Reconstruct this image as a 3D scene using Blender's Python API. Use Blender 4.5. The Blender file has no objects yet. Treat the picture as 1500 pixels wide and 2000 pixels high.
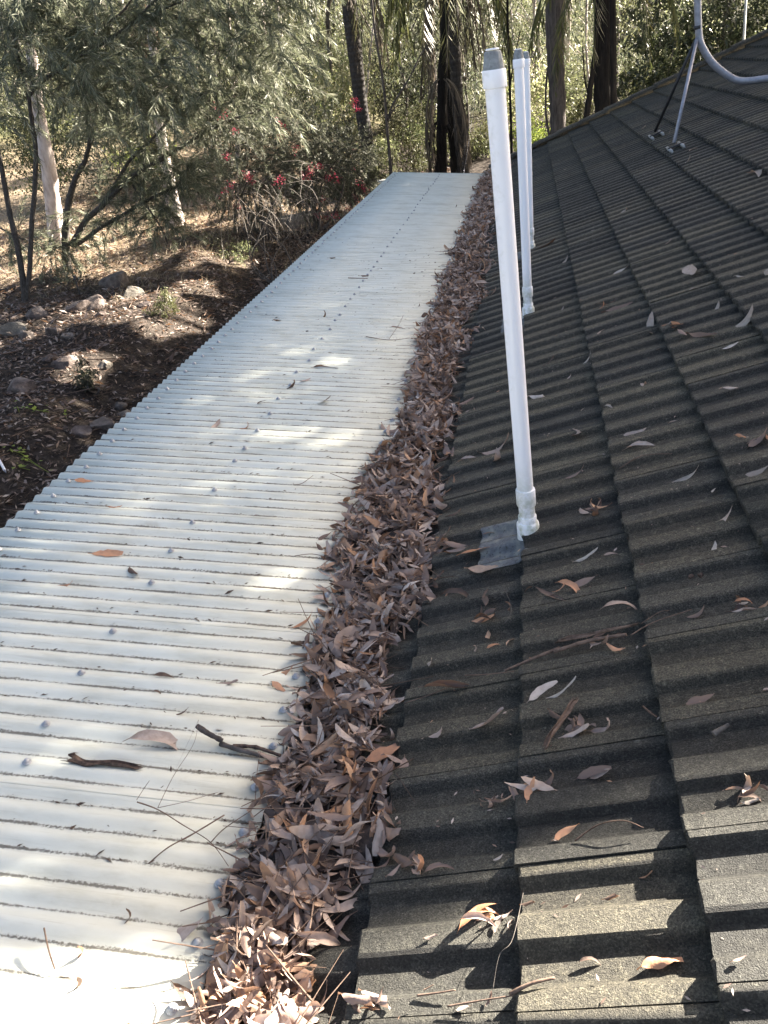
import bpy, math, random
import numpy as np
from mathutils import Vector, Matrix
random.seed(7); RNG = np.random.default_rng(11)
SC = bpy.context.scene; COL = SC.collection

# ------------------------------------------------------------------ camera, sky, sun, exposure
CAMH = 4.1
CR = np.array([[0.97997, -0.19508, 0.03400], [0.15313, 0.85818, 0.48998], [-0.12476, -0.47497, 0.87110]])
_q, _r = np.linalg.qr(CR); CR = _q * np.sign(np.diag(_r))
FPX = 1582.4
cam = bpy.data.objects.new('camera', bpy.data.cameras.new('camera')); COL.objects.link(cam)
cam.matrix_world = Matrix([[CR[0,0], CR[0,2], -CR[0,1], 0], [CR[1,0], CR[1,2], -CR[1,1], 0],
                           [CR[2,0], CR[2,2], -CR[2,1], CAMH], [0,0,0,1]])
cam.data.sensor_fit = 'VERTICAL'; cam.data.sensor_height = 24.0; cam.data.lens = 24.0 * FPX / 2000.0
cam.data.clip_start = 0.05; cam.data.clip_end = 3000; SC.camera = cam

SUN = np.array([1.3, 1.05, 1.0]); SUN /= np.linalg.norm(SUN)
SUN_EL = math.asin(SUN[2]); SUN_AZ = math.atan2(SUN[0], SUN[1])
world = bpy.data.worlds.new('World'); SC.world = world; world.use_nodes = True
wn = world.node_tree; wn.nodes.clear()
sky = wn.nodes.new('ShaderNodeTexSky'); sky.sky_type = 'NISHITA'; sky.sun_disc = False
sky.sun_elevation = SUN_EL; sky.sun_rotation = SUN_AZ; sky.altitude = 50; sky.air_density = 0.7; sky.dust_density = 2.0; sky.ozone_density = 0.3
bg = wn.nodes.new('ShaderNodeBackground'); bg.inputs['Strength'].default_value = 0.05
wo = wn.nodes.new('ShaderNodeOutputWorld')
wn.links.new(sky.outputs[0], bg.inputs[0]); wn.links.new(bg.outputs[0], wo.inputs[0])
sl = bpy.data.lights.new('sun', 'SUN'); sl.energy = 5.0; sl.angle = math.radians(0.53); sl.color = (1.0, 0.985, 0.965)
sun = bpy.data.objects.new('sun', sl); COL.objects.link(sun)
sun.rotation_euler = Vector(SUN.tolist()).to_track_quat('Z', 'Y').to_euler(); sun.location = (20, 20, 30)
SC.view_settings.view_transform = 'Standard'; SC.view_settings.look = 'None'
SC.view_settings.exposure = 3.5; SC.view_settings.gamma = 1.0; SC.view_settings.use_curve_mapping = False
SC.view_settings.use_white_balance = True; SC.view_settings.white_balance_temperature = 7700; SC.view_settings.white_balance_tint = 10
SC.render.engine = 'CYCLES'
SC.cycles.max_bounces = 7; SC.cycles.diffuse_bounces = 3; SC.cycles.glossy_bounces = 2
SC.cycles.transmission_bounces = 4; SC.cycles.transparent_max_bounces = 4
SC.cycles.sample_clamp_indirect = 6.0

# ------------------------------------------------------------------ geometry of the two roofs (metres, ground near z = 0)
C0 = np.array([0, 0, CAMH])
P1 = np.array([-0.087, 0.818, CAMH - 1.480]); TH = 0.3257          # a tile nose; pitch of the tiled roof
PL = np.array([-2.204, 2.686, CAMH - 1.513])                        # a screw near the free edge of the metal roof
UP = np.array([math.cos(TH), 0, math.sin(TH)]); NT = np.array([-math.sin(TH), 0, math.cos(TH)])
UM = np.array([0.99277, 0, -0.12004]); NM = np.array([0.12004, 0, 0.99277]); EY = np.array([0, 1.0, 0])
GAUGE = 0.3506; TW = 0.300; RIBH = 0.021; STEP = 0.030; RIDGE_S = 4.05; Y_END = 14.96
def ray(px, py): return CR @ np.array([(px - 750) / FPX, 1.0, -(py - 1000) / FPX])
def onplane(px, py, P, n):
    d = ray(px, py); return C0 + d * (((P - C0) @ n) / (d @ n))
def tile_at(px, py): return onplane(px, py, P1, NT)
def metal_at(px, py): return onplane(px, py, PL, NM)
def at(px, py, Y):
    d = ray(px, py); return C0 + d * (Y / d[1])
def project(P):
    q = (np.asarray(P) - C0) @ CR
    return np.stack([750 + FPX * q[..., 0] / q[..., 1], 1000 - FPX * q[..., 2] / q[..., 1], q[..., 1]], -1)
PROF = [(0, RIBH), (.018, RIBH), (.025, RIBH * .8), (.040, .002), (.046, 0), (.090, 0), (.096, .002), (.110, RIBH * .85), (.117, RIBH),
        (.165, RIBH), (.173, RIBH * .8), (.187, .002), (.193, 0), (.238, 0), (.244, .002), (.258, RIBH * .85), (.265, RIBH), (.300, RIBH)]
PU = np.array([p[0] for p in PROF]); PH = np.array([p[1] for p in PROF])
JY0 = 0.842
def tile_n(X, Y):
    """height of the tile surface over the plane through the nose tops"""
    s = (np.asarray(X) - P1[0]) / math.cos(TH); sl_ = np.mod(s, GAUGE)
    u = np.mod(JY0 - np.asarray(Y), TW)
    return np.interp(u, PU, PH) - RIBH - STEP * sl_ / GAUGE
def tile_z(X, Y):
    return P1[2] + (X - P1[0]) * math.tan(TH) + tile_n(X, Y) / math.cos(TH)
PITCH = 0.076; CORR = 0.0062
def metal_n(X, Y): return CORR * (np.cos(2 * np.pi * (np.asarray(Y) - PL[1] - .0196 * (X - PL[0])) / PITCH) - 1)
def metal_z(X, Y): return PL[2] - (X - PL[0]) * .12092 + metal_n(X, Y)

# ------------------------------------------------------------------ helpers
def mesh_np(name, V, F, smooth=False):
    V = np.asarray(V, np.float32); F = np.asarray(F, np.int32)
    me = bpy.data.meshes.new(name); n = F.shape[1]
    me.vertices.add(len(V)); me.vertices.foreach_set('co', V.ravel())
    me.loops.add(F.size); me.loops.foreach_set('vertex_index', F.ravel())
    me.polygons.add(len(F)); me.polygons.foreach_set('loop_start', np.arange(0, F.size, n, dtype=np.int32))
    me.polygons.foreach_set('loop_total', np.full(len(F), n, np.int32))
    if smooth: me.polygons.foreach_set('use_smooth', np.ones(len(F), bool))
    me.update(calc_edges=True); return me
def mesh_py(name, V, F, smooth=False):
    me = bpy.data.meshes.new(name); me.from_pydata([tuple(map(float, v)) for v in V], [], F)
    if smooth:
        for p in me.polygons: p.use_smooth = True
    me.update(); return me
def link(name, me, m=None, parent=None, M=None):
    o = bpy.data.objects.new(name, me); COL.objects.link(o)
    if m is not None and len(me.materials) == 0: me.materials.append(m)
    if parent is not None: o.parent = parent
    if M is not None: o.matrix_basis = M
    return o
def tag(o, label=None, cat=None, group=None, kind=None):
    if label: o['label'] = label
    if cat: o['category'] = cat
    if group: o['group'] = group
    if kind: o['kind'] = kind
    return o
def empty(name, loc, label, cat, group=None):
    o = bpy.data.objects.new(name, None); COL.objects.link(o); o.location = tuple(map(float, loc)); o.empty_display_size = .1
    return tag(o, label, cat, group)
def part(name, me, m, root):
    """mesh given in world coordinates, parented to a thing whose empty stands at root.location"""
    o = link(name, me, m, root); o.location = -Vector(root.location); return o
def join(parts):
    Vs, Fs, k = [], [], 0
    for V, F in parts:
        Vs.append(np.asarray(V, float)); Fs.append(np.asarray(F) + k); k += len(V)
    return np.concatenate(Vs), np.concatenate(Fs)
def tube(path, rad, sides=8, cap=True, rough=0.0):
    P = np.asarray(path, float); n = len(P); rad = np.broadcast_to(np.asarray(rad, float), (n,))
    T = np.gradient(P, axis=0); T /= np.linalg.norm(T, axis=1)[:, None] + 1e-12
    ref = np.array([0.12, 1, 0.07]) if abs(T[0][1]) < .8 else np.array([1, .1, .07])
    V = []
    a = np.linspace(0, 2 * np.pi, sides, endpoint=False)
    for i in range(n):
        u = np.cross(T[i], ref); u /= np.linalg.norm(u); v = np.cross(T[i], u)
        r = rad[i] * (1 + (RNG.normal(0, rough, sides) if rough else 0))
        V.append(P[i] + (np.cos(a) * r)[:, None] * u + (np.sin(a) * r)[:, None] * v)
    V = np.concatenate(V); F = []
    for i in range(n - 1):
        for j in range(sides):
            k = (j + 1) % sides; F.append((i * sides + j, i * sides + k, (i + 1) * sides + k, (i + 1) * sides + j))
    if cap:
        V = np.concatenate([V, P[:1], P[-1:]]); a0, b0 = n * sides, n * sides + 1
        for j in range(0, sides, 2):
            F.append((a0, (j + 2) % sides, j + 1, j)); o = (n - 1) * sides
            F.append((b0, o + j, o + j + 1, o + (j + 2) % sides))
    return V, np.array(F)
def smoothpath(P, n):
    P = np.asarray(P, float); t = np.linspace(0, len(P) - 1, n); i = np.clip(t.astype(int), 0, len(P) - 2); f = (t - i)[:, None]
    g = lambda k: P[np.clip(k, 0, len(P) - 1)]
    p0, p1, p2, p3 = g(i - 1), g(i), g(i + 1), g(i + 2)
    return .5 * (2 * p1 + (p2 - p0) * f + (2 * p0 - 5 * p1 + 4 * p2 - p3) * f ** 2 + (3 * p1 - p0 - 3 * p2 + p3) * f ** 3)
def box(c, s, rot=None):
    c = np.asarray(c, float); s = np.asarray(s, float) / 2
    V = np.array([[x, y, z] for x in (-1, 1) for y in (-1, 1) for z in (-1, 1)], float) * s
    if rot is not None: V = V @ np.asarray(rot).T
    return V + c, np.array([(0,1,3,2),(4,6,7,5),(0,4,5,1),(2,3,7,6),(0,2,6,4),(1,5,7,3)])
def lathe(prof, sides=20, axis_lean=(0, 0)):
    """profile of (radius, z); closed top and bottom with small rings"""
    V, F = [], []; n = len(prof)
    for r, z in prof:
        for j in range(sides):
            a = 2 * math.pi * j / sides; V.append((r * math.cos(a) + axis_lean[0] * z, r * math.sin(a) + axis_lean[1] * z, z))
    for i in range(n - 1):
        for j in range(sides):
            k = (j + 1) % sides; F.append((i * sides + j, i * sides + k, (i + 1) * sides + k, (i + 1) * sides + j))
    return np.array(V, float), np.array(F)
def rand_rot(n):
    q = RNG.normal(size=(n, 4)); q /= np.linalg.norm(q, axis=1)[:, None]; w, x, y, z = q.T
    return np.stack([np.stack([1-2*(y*y+z*z), 2*(x*y-z*w), 2*(x*z+y*w)], -1), np.stack([2*(x*y+z*w), 1-2*(x*x+z*z), 2*(y*z-x*w)], -1),
                     np.stack([2*(x*z-y*w), 2*(y*z+x*w), 1-2*(x*x+y*y)], -1)], 1)
def scatter(tV, tF, R, T):
    """copies of a template; R (N,3,3) incl. scale, T (N,3)"""
    N = len(T); V = np.einsum('nij,vj->nvi', R, tV) + T[:, None, :]
    F = tF[None] + (np.arange(N) * len(tV))[:, None, None]
    return V.reshape(-1, 3), F.reshape(-1, tF.shape[1])
def frame(xdir, up):
    """(N,3,3) columns: x, y, z with x along xdir, z near up"""
    x = xdir / np.linalg.norm(xdir, axis=-1, keepdims=True); y = np.cross(np.broadcast_to(up, x.shape), x)
    y /= np.linalg.norm(y, axis=-1, keepdims=True) + 1e-9; z = np.cross(x, y); return np.stack([x, y, z], -1)
LEAF4 = (np.array([[0, 0, 0], [.45, -.5, .04], [1, 0, -.06], [.45, .5, .04]], float), np.array([[0, 1, 2, 3]]))

# ------------------------------------------------------------------ materials
def nodes(name):
    m = bpy.data.materials.new(name); m.use_nodes = True; nt = m.node_tree; return m, nt, nt.nodes['Principled BSDF'], nt.nodes['Material Output']
def nd(nt, t, **k):
    n = nt.nodes.new(t)
    for a, b in k.items():
        if a in n.inputs: n.inputs[a].default_value = b
        else: setattr(n, a, b)
    return n
def ramp(nt, fac, stops, interp='LINEAR'):
    r = nt.nodes.new('ShaderNodeValToRGB'); r.color_ramp.interpolation = interp; e = r.color_ramp.elements
    while len(e) < len(stops): e.new(.5)
    for x, (p, c) in zip(e, stops): x.position = p; x.color = (*c, 1) if not isinstance(c, (int, float)) else (c, c, c, 1)
    nt.links.new(fac, r.inputs[0]); return r.outputs[0]
def mix(nt, f, a, b, mode='MIX'):
    n = nt.nodes.new('ShaderNodeMix'); n.data_type = 'RGBA'; n.blend_type = mode
    for s, v in ((n.inputs[0], f), (n.inputs[6], a), (n.inputs[7], b)):
        if hasattr(v, 'links'): nt.links.new(v, s)
        else: s.default_value = v if isinstance(v, (int, float)) else (*v, 1)
    return n.outputs[2]
def math_(nt, op, a, b=None):
    n = nt.nodes.new('ShaderNodeMath'); n.operation = op
    for s, v in zip(n.inputs, (a, b)):
        if v is None: continue
        if hasattr(v, 'links'): nt.links.new(v, s)
        else: s.default_value = v
    return n.outputs[0]
def noise(nt, vec, scale, detail=4, rough=.55):
    n = nd(nt, 'ShaderNodeTexNoise'); n.inputs['Scale'].default_value = scale; n.inputs['Detail'].default_value = detail; n.inputs['Roughness'].default_value = rough
    if vec is not None: nt.links.new(vec, n.inputs['Vector'])
    return n.outputs['Fac']
def pos(nt): return nd(nt, 'ShaderNodeNewGeometry').outputs['Position']
def objc(nt): return nd(nt, 'ShaderNodeTexCoord').outputs['Object']
def mapping(nt, vec, scale=(1, 1, 1), rot=(0, 0, 0)):
    m = nd(nt, 'ShaderNodeMapping'); m.inputs['Scale'].default_value = scale; m.inputs['Rotation'].default_value = rot
    nt.links.new(vec, m.inputs['Vector']); return m.outputs[0]
def bump(nt, b, h, strength=.5, dist=.005):
    n = nd(nt, 'ShaderNodeBump'); n.inputs['Strength'].default_value = strength; n.inputs['Distance'].default_value = dist
    nt.links.new(h, n.inputs['Height']); nt.links.new(n.outputs[0], b.inputs['Normal'])
def rnd(nt, island=True, obj=True):
    a = nd(nt, 'ShaderNodeNewGeometry').outputs['Random Per Island']; b = nd(nt, 'ShaderNodeObjectInfo').outputs['Random']
    return math_(nt, 'FRACT', math_(nt, 'ADD', a, b))

def mat_leafy(name, stops, trans=.5, rough=.55, patch=None):
    """foliage: colour varies leaf by leaf and clump by clump; thin leaves let light through"""
    m, nt, b, out = nodes(name); c = ramp(nt, rnd(nt), stops)
    if patch: c = mix(nt, ramp(nt, noise(nt, pos(nt), patch[0], 2), [(.4, 0.0), (.62, 1.0)]), c, patch[1])
    nt.links.new(c, b.inputs['Base Color']); b.inputs['Roughness'].default_value = rough; b.inputs['Specular IOR Level'].default_value = .35
    t = nd(nt, 'ShaderNodeBsdfTranslucent'); nt.links.new(mix(nt, .5, c, (.035, .05, .028), 'ADD') if trans > .38 else c, t.inputs[0])
    x = nd(nt, 'ShaderNodeMixShader'); x.inputs[0].default_value = trans
    nt.links.new(b.outputs[0], x.inputs[1]); nt.links.new(t.outputs[0], x.inputs[2]); nt.links.new(x.outputs[0], out.inputs[0]); return m
def mat_bark(name, stops, scale=(6, 6, 1.2), bumpd=.02, ring=0):
    m, nt, b, out = nodes(name); p = pos(nt); f = noise(nt, mapping(nt, p, scale), 3.0, 6, .62)
    c = ramp(nt, f, stops); h = f
    if ring:
        w = nd(nt, 'ShaderNodeTexWave'); w.bands_direction = 'Z'; w.inputs['Scale'].default_value = ring; w.inputs['Distortion'].default_value = 1.5
        w.inputs['Detail'].default_value = 2; nt.links.new(p, w.inputs['Vector'])
        c = mix(nt, ramp(nt, w.outputs['Fac'], [(.0, .55), (.25, 0.0)]), c, (.03, .028, .026)); h = math_(nt, 'ADD', f, w.outputs['Fac'])
    nt.links.new(c, b.inputs['Base Color']); b.inputs['Roughness'].default_value = .92; b.inputs['Specular IOR Level'].default_value = .12; bump(nt, b, h, .8, bumpd); return m
def mat_plain(name, col, rough=.5, metal=0.0, var=.15, scale=30, bumpd=0):
    m, nt, b, out = nodes(name); f = noise(nt, pos(nt), scale, 5)
    d = tuple(c * (1 - var) for c in col); l = tuple(min(1, c * (1 + var)) for c in col)
    nt.links.new(ramp(nt, f, [(.3, d), (.7, l)]), b.inputs['Base Color']); b.inputs['Roughness'].default_value = rough; b.inputs['Metallic'].default_value = metal
    if bumpd: bump(nt, b, f, .6, bumpd)
    return m

def mat_metal_roof():
    m, nt, b, out = nodes('cream_painted_steel'); p = pos(nt)
    sep = nd(nt, 'ShaderNodeSeparateXYZ'); nt.links.new(p, sep.inputs[0]); X, Y = sep.outputs[0], sep.outputs[1]
    # grime that has settled in the bottom of each corrugation
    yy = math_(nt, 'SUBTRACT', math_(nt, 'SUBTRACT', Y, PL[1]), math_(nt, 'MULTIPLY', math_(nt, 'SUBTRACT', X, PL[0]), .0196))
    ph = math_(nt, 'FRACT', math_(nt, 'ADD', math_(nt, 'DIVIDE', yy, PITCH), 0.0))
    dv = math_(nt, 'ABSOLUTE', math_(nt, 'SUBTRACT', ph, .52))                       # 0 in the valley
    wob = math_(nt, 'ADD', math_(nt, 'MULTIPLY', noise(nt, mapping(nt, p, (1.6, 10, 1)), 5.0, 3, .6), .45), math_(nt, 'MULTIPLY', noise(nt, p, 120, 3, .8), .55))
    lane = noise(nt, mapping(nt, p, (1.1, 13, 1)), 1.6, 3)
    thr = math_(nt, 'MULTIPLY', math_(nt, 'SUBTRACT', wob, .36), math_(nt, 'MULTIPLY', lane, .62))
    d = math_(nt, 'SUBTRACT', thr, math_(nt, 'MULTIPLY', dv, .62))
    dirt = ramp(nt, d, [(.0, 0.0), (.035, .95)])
    film = ramp(nt, noise(nt, mapping(nt, p, (2.0, 6, 1)), 2.2, 6, .65), [(.33, (.555, .575, .525)), (.52, (.515, .53, .475)), (.66, (.45, .46, .405)), (.8, (.36, .36, .31))])
    speck = ramp(nt, noise(nt, p, 230, 2), [(.70, 0.0), (.78, .35)])
    edge = ramp(nt, math_(nt, 'ADD', X, math_(nt, 'MULTIPLY', noise(nt, p, 9, 4), .5)), [(-1.0, 0.0), (-.25, .35)])  # leaf stain by the valley (clamped)
    c = mix(nt, speck, film, (.30, .29, .25)); c = mix(nt, math_(nt, 'MULTIPLY', edge, noise(nt, p, 25, 4)), c, (.42, .38, .30))
    streak = ramp(nt, noise(nt, mapping(nt, p, (1.3, 34, 1)), 3.0, 5, .7), [(.56, 0.0), (.72, .42)]); c = mix(nt, streak, c, (.33, .32, .26)); blot = ramp(nt, noise(nt, p, 4.5, 6, .7), [(.62, 0.0), (.70, .4)]); c = mix(nt, blot, c, (.34, .32, .26))
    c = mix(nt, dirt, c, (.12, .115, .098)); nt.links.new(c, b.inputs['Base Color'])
    nt.links.new(ramp(nt, noise(nt, p, 12, 4), [(.3, .48), (.7, .68)]), b.inputs['Roughness']); b.inputs['Specular IOR Level'].default_value = .28
    bump(nt, b, math_(nt, 'ADD', math_(nt, 'MULTIPLY', dirt, 1.0), math_(nt, 'MULTIPLY', noise(nt, p, 3, 2), .8)), .35, .004); return m
def mat_tile(name, tint=(1, 1, 1), lichen=.35, worn_shaded=False):
    m, nt, b, out = nodes(name); p = pos(nt); r = nd(nt, 'ShaderNodeObjectInfo').outputs['Random']; ri = rnd(nt)
    big = noise(nt, p, 2.3, 5, .6); fine = noise(nt, p, 240, 3, .7); mid = noise(nt, p, 42, 5, .65)
    base = ramp(nt, big, [(.32, (.048, .049, .046)), (.5, (.074, .074, .068)), (.68, (.108, .107, .095))])
    base = mix(nt, ramp(nt, ri, [(0, 0.0), (1, .4)]), base, (.074, .070, .064))
    moss = ramp(nt, mid, [(.50, 0.0), (.66, lichen)]); c = mix(nt, moss, base, (.19, .185, .155))
    c = mix(nt, ramp(nt, fine, [(.40, .7), (.58, 0.0)]), c, (.022, .022, .020))
    c = mix(nt, ramp(nt, noise(nt, p, 150, 2), [(.63, 0.0), (.74, .5)]), c, (.26, .25, .21))
    dots = nd(nt, 'ShaderNodeTexVoronoi'); dots.inputs['Scale'].default_value = 14; nt.links.new(p, dots.inputs['Vector'])
    c = mix(nt, math_(nt, 'MULTIPLY', ramp(nt, math_(nt, 'ADD', dots.outputs['Distance'], math_(nt, 'MULTIPLY', mid, .25)), [(.17, .8), (.24, 0.0)]), ramp(nt, dots.outputs['Color'], [(.72, 0.0), (.8, .6)])), c, (.27, .27, .23))
    gc = nd(nt, 'ShaderNodeTexVoronoi'); gc.inputs['Scale'].default_value = 300; nt.links.new(p, gc.inputs['Vector']); gs_ = nd(nt, 'ShaderNodeSeparateColor'); nt.links.new(gc.outputs['Color'], gs_.inputs[0])
    c = mix(nt, 1.0, c, ramp(nt, gs_.outputs[0], [(0, .62), (.55, 1.0), (1, 1.45)]), 'MULTIPLY')   # sand grains
    if worn_shaded:                                                        # traffic of rain: ribs worn pale, moss in the pans, shade painted on the near side of each rib
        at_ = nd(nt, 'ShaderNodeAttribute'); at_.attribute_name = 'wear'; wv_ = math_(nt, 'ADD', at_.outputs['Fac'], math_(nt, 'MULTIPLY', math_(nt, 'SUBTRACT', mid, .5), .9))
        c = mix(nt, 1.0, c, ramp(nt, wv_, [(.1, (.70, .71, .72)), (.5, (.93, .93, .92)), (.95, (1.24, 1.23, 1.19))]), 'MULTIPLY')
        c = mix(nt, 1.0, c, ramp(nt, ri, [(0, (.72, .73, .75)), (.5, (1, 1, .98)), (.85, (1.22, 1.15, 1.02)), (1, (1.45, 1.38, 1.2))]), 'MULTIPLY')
    c = mix(nt, 1.0, c, tint, 'MULTIPLY'); nt.links.new(c, b.inputs['Base Color']); b.inputs['Roughness'].default_value = .64; b.inputs['Specular IOR Level'].default_value = .30
    gr_ = nd(nt, 'ShaderNodeTexVoronoi'); gr_.inputs['Scale'].default_value = 420; nt.links.new(p, gr_.inputs['Vector'])
    bump(nt, b, math_(nt, 'ADD', math_(nt, 'MULTIPLY', gr_.outputs['Distance'], -.45), math_(nt, 'ADD', math_(nt, 'MULTIPLY', noise(nt, p, 330, 4, .75), 1.3), math_(nt, 'MULTIPLY', mid, 1.0))), 1.0, .011); return m
def mat_deadleaf(name, stops):
    m, nt, b, out = nodes(name); c = ramp(nt, rnd(nt), stops)
    v = noise(nt, pos(nt), 70, 4); c = mix(nt, ramp(nt, v, [(.40, 0.0), (.8, .5)]), c, (.17, .115, .09))
    nt.links.new(c, b.inputs['Base Color']); b.inputs['Roughness'].default_value = .62; b.inputs['Specular IOR Level'].default_value = .3
    bump(nt, b, noise(nt, pos(nt), 160, 2), .4, .002)
    t = nd(nt, 'ShaderNodeBsdfTranslucent'); nt.links.new(mix(nt, .6, c, (.45, .22, .10), 'MIX'), t.inputs[0])
    x = nd(nt, 'ShaderNodeMixShader'); x.inputs[0].default_value = .16
    nt.links.new(b.outputs[0], x.inputs[1]); nt.links.new(t.outputs[0], x.inputs[2]); nt.links.new(x.outputs[0], out.inputs[0]); return m
def mat_ground():
    m, nt, b, out = nodes('forest_floor'); p = pos(nt)
    sep = nd(nt, 'ShaderNodeSeparateXYZ'); nt.links.new(p, sep.inputs[0]); X, Y = sep.outputs[0], sep.outputs[1]
    n1 = noise(nt, p, 1.1, 6, .6); n2 = noise(nt, p, 9, 6, .7); n3 = noise(nt, p, 45, 4, .7)
    soil = ramp(nt, n2, [(.3, (.016, .0135, .012)), (.5, (.036, .030, .026)), (.7, (.085, .069, .060))])
    soil = mix(nt, ramp(nt, n3, [(.58, 0.0), (.70, .5)]), soil, (.20, .15, .125))
    straw = ramp(nt, n2, [(.3, (.12, .09, .065)), (.55, (.27, .21, .15)), (.75, (.38, .31, .23))])
    # dry grass grows on the upper terrace, away from the house
    g = math_(nt, 'ADD', math_(nt, 'MULTIPLY', math_(nt, 'ADD', X, math_(nt, 'MULTIPLY', Y, .0)), -1.0), math_(nt, 'MULTIPLY', math_(nt, 'SUBTRACT', n1, .5), 9.0))
    gm = math_(nt, 'MULTIPLY', ramp(nt, math_(nt, 'DIVIDE', g, 20.0), [(.33, 0.0), (.44, 1.0)]), ramp(nt, math_(nt, 'DIVIDE', math_(nt, 'ADD', Y, math_(nt, 'MULTIPLY', n1, 6.0)), 40.0), [(.44, 0.0), (.56, 1.0)]))
    c = mix(nt, gm, soil, straw)
    far = ramp(nt, math_(nt, 'DIVIDE', Y, 100.0), [(.36, 0.0), (.55, 1.0)]); c = mix(nt, far, c, ramp(nt, n1, [(.35, (.035, .045, .02)), (.65, (.11, .11, .045))]))
    nt.links.new(c, b.inputs['Base Color']); b.inputs['Roughness'].default_value = .97; b.inputs['Specular IOR Level'].default_value = .1
    bump(nt, b, math_(nt, 'ADD', n2, math_(nt, 'MULTIPLY', n3, .5)), 1.0, .06); return m
def mat_pvc():
    m, nt, b, out = nodes('white_pvc'); p = objc(nt); sep = nd(nt, 'ShaderNodeSeparateXYZ'); nt.links.new(p, sep.inputs[0])
    n = noise(nt, p, 28, 5, .65); low = ramp(nt, math_(nt, 'ADD', sep.outputs[2], math_(nt, 'MULTIPLY', n, .16)), [(.18, .8), (.36, .0)])
    side = ramp(nt, math_(nt, 'ADD', math_(nt, 'MULTIPLY', sep.outputs[0], -10.0), n), [(.80, 0.0), (1.0, .22)])
    c = mix(nt, math_(nt, 'MULTIPLY', low, ramp(nt, n, [(.4, .1), (.62, .9)])), (.90, .90, .95), (.30, .33, .20))
    c = mix(nt, math_(nt, 'MULTIPLY', side, ramp(nt, noise(nt, p, 60, 3), [(.45, 0.0), (.65, 1.0)])), c, (.45, .46, .38))
    nt.links.new(c, b.inputs['Base Color']); b.inputs['Roughness'].default_value = .38; return m
def mat_lead():
    m, nt, b, out = nodes('lead_sheet'); p = pos(nt); f = noise(nt, p, 22, 5, .65)
    c = ramp(nt, f, [(.30, (.060, .064, .072)), (.48, (.115, .122, .130)), (.62, (.17, .175, .16)), (.75, (.25, .25, .225))])
    c = mix(nt, ramp(nt, noise(nt, p, 90, 3), [(.60, 0.0), (.68, .8)]), c, (.045, .043, .038))
    nt.links.new(c, b.inputs['Base Color']); b.inputs['Roughness'].default_value = .8; b.inputs['Specular IOR Level'].default_value = .15; bump(nt, b, f, .7, .006); return m
def mat_rock():
    m, nt, b, out = nodes('bank_stone'); p = pos(nt); f = noise(nt, p, 6, 7, .65); r = nd(nt, 'ShaderNodeObjectInfo').outputs['Random']
    a = ramp(nt, f, [(.3, (.035, .026, .024)), (.5, (.11, .083, .073)), (.7, (.23, .19, .17))]); q = ramp(nt, f, [(.3, (.06, .052, .046)), (.6, (.18, .16, .135)), (.8, (.30, .27, .23))])
    nt.links.new(mix(nt, ramp(nt, r, [(.5, 0.0), (.8, 1.0)]), a, q), b.inputs['Base Color']); b.inputs['Roughness'].default_value = .93; bump(nt, b, f, 1.0, .06); return m

M_METAL = mat_metal_roof(); M_TILE = mat_tile('mossy_concrete_tile', worn_shaded=True); M_CAP = mat_tile('ridge_concrete', (1.25, 1.15, 1.05), .6)
M_PVC = mat_pvc(); M_CAPGREY = mat_plain('grey_vent_plastic', (.24, .25, .25), .6, 0, .35, 60, .002)
M_LEAD = mat_lead(); M_GALV = mat_plain('galvanised_steel', (.25, .26, .30), .5, .4, .2, 22)
M_DARKSTEEL = mat_plain('weathered_steel', (.03, .03, .034), .6, .3, .3, 20); M_SCREW = mat_plain('zinc_screw', (.32, .33, .35), .5, .1, .2, 60)
DEAD = [(0, (.045, .032, .028)), (.16, (.13, .092, .077)), (.38, (.27, .195, .165)), (.56, (.37, .295, .258)), (.72, (.46, .38, .335)), (.82, (.42, .25, .155)), (.88, (.30, .165, .10)), (1.0, (.62, .55, .50))]
M_DEAD = mat_deadleaf('dead_gum_leaf', DEAD)
M_LITTER = mat_deadleaf('ground_litter', [(0, (.03, .024, .021)), (.35, (.10, .076, .066)), (.7, (.20, .155, .135)), (.92, (.30, .25, .22)), (1, (.42, .37, .33))])
M_PALE = mat_deadleaf('bleached_leaf', [(0, (.27, .235, .205)), (1, (.42, .38, .335))]); M_ORANGE = mat_deadleaf('rusty_leaf', [(0, (.42, .20, .11)), (1, (.52, .28, .17))])
M_DARKLEAF = mat_deadleaf('rotted_leaf', [(0, (.05, .035, .03)), (1, (.11, .075, .06))])
M_TWIG = mat_bark('dry_twig', [(.3, (.07, .048, .038)), (.7, (.20, .14, .11))], (20, 20, 20), .002); M_BARKSTRIP = mat_bark('shed_bark', [(.3, (.035, .027, .024)), (.7, (.14, .095, .075))], (30, 6, 30), .004)
M_GROUND = mat_ground(); M_ROCK = mat_rock()
M_GUTTER = mat_plain('gutter_steel', (.30, .29, .26), .6); M_WALL = mat_plain('rendered_wall', (.45, .42, .36), .9, 0, .1, 8); M_TIMBER = mat_plain('painted_timber', (.42, .40, .35), .7)
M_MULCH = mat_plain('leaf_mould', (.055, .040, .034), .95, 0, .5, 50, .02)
M_DBARK = mat_bark('charred_bark', [(.3, (.005, .005, .005)), (.7, (.022, .019, .018))], (9, 9, 1.0), .04)
M_PALMBARK = mat_bark('ringed_palm_bark', [(.3, (.022, .021, .021)), (.7, (.070, .064, .062))], (7, 7, 3), .02, 2.2)
M_GBARK = mat_bark('grey_bark', [(.3, (.035, .030, .029)), (.7, (.125, .110, .104))], (8, 8, 1.0), .03)
M_WHITEBARK = mat_bark('pale_gum_bark', [(.28, (.22, .185, .165)), (.45, (.43, .37, .345)), (.7, (.60, .54, .51))], (3, 3, 1.1), .012)
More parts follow.
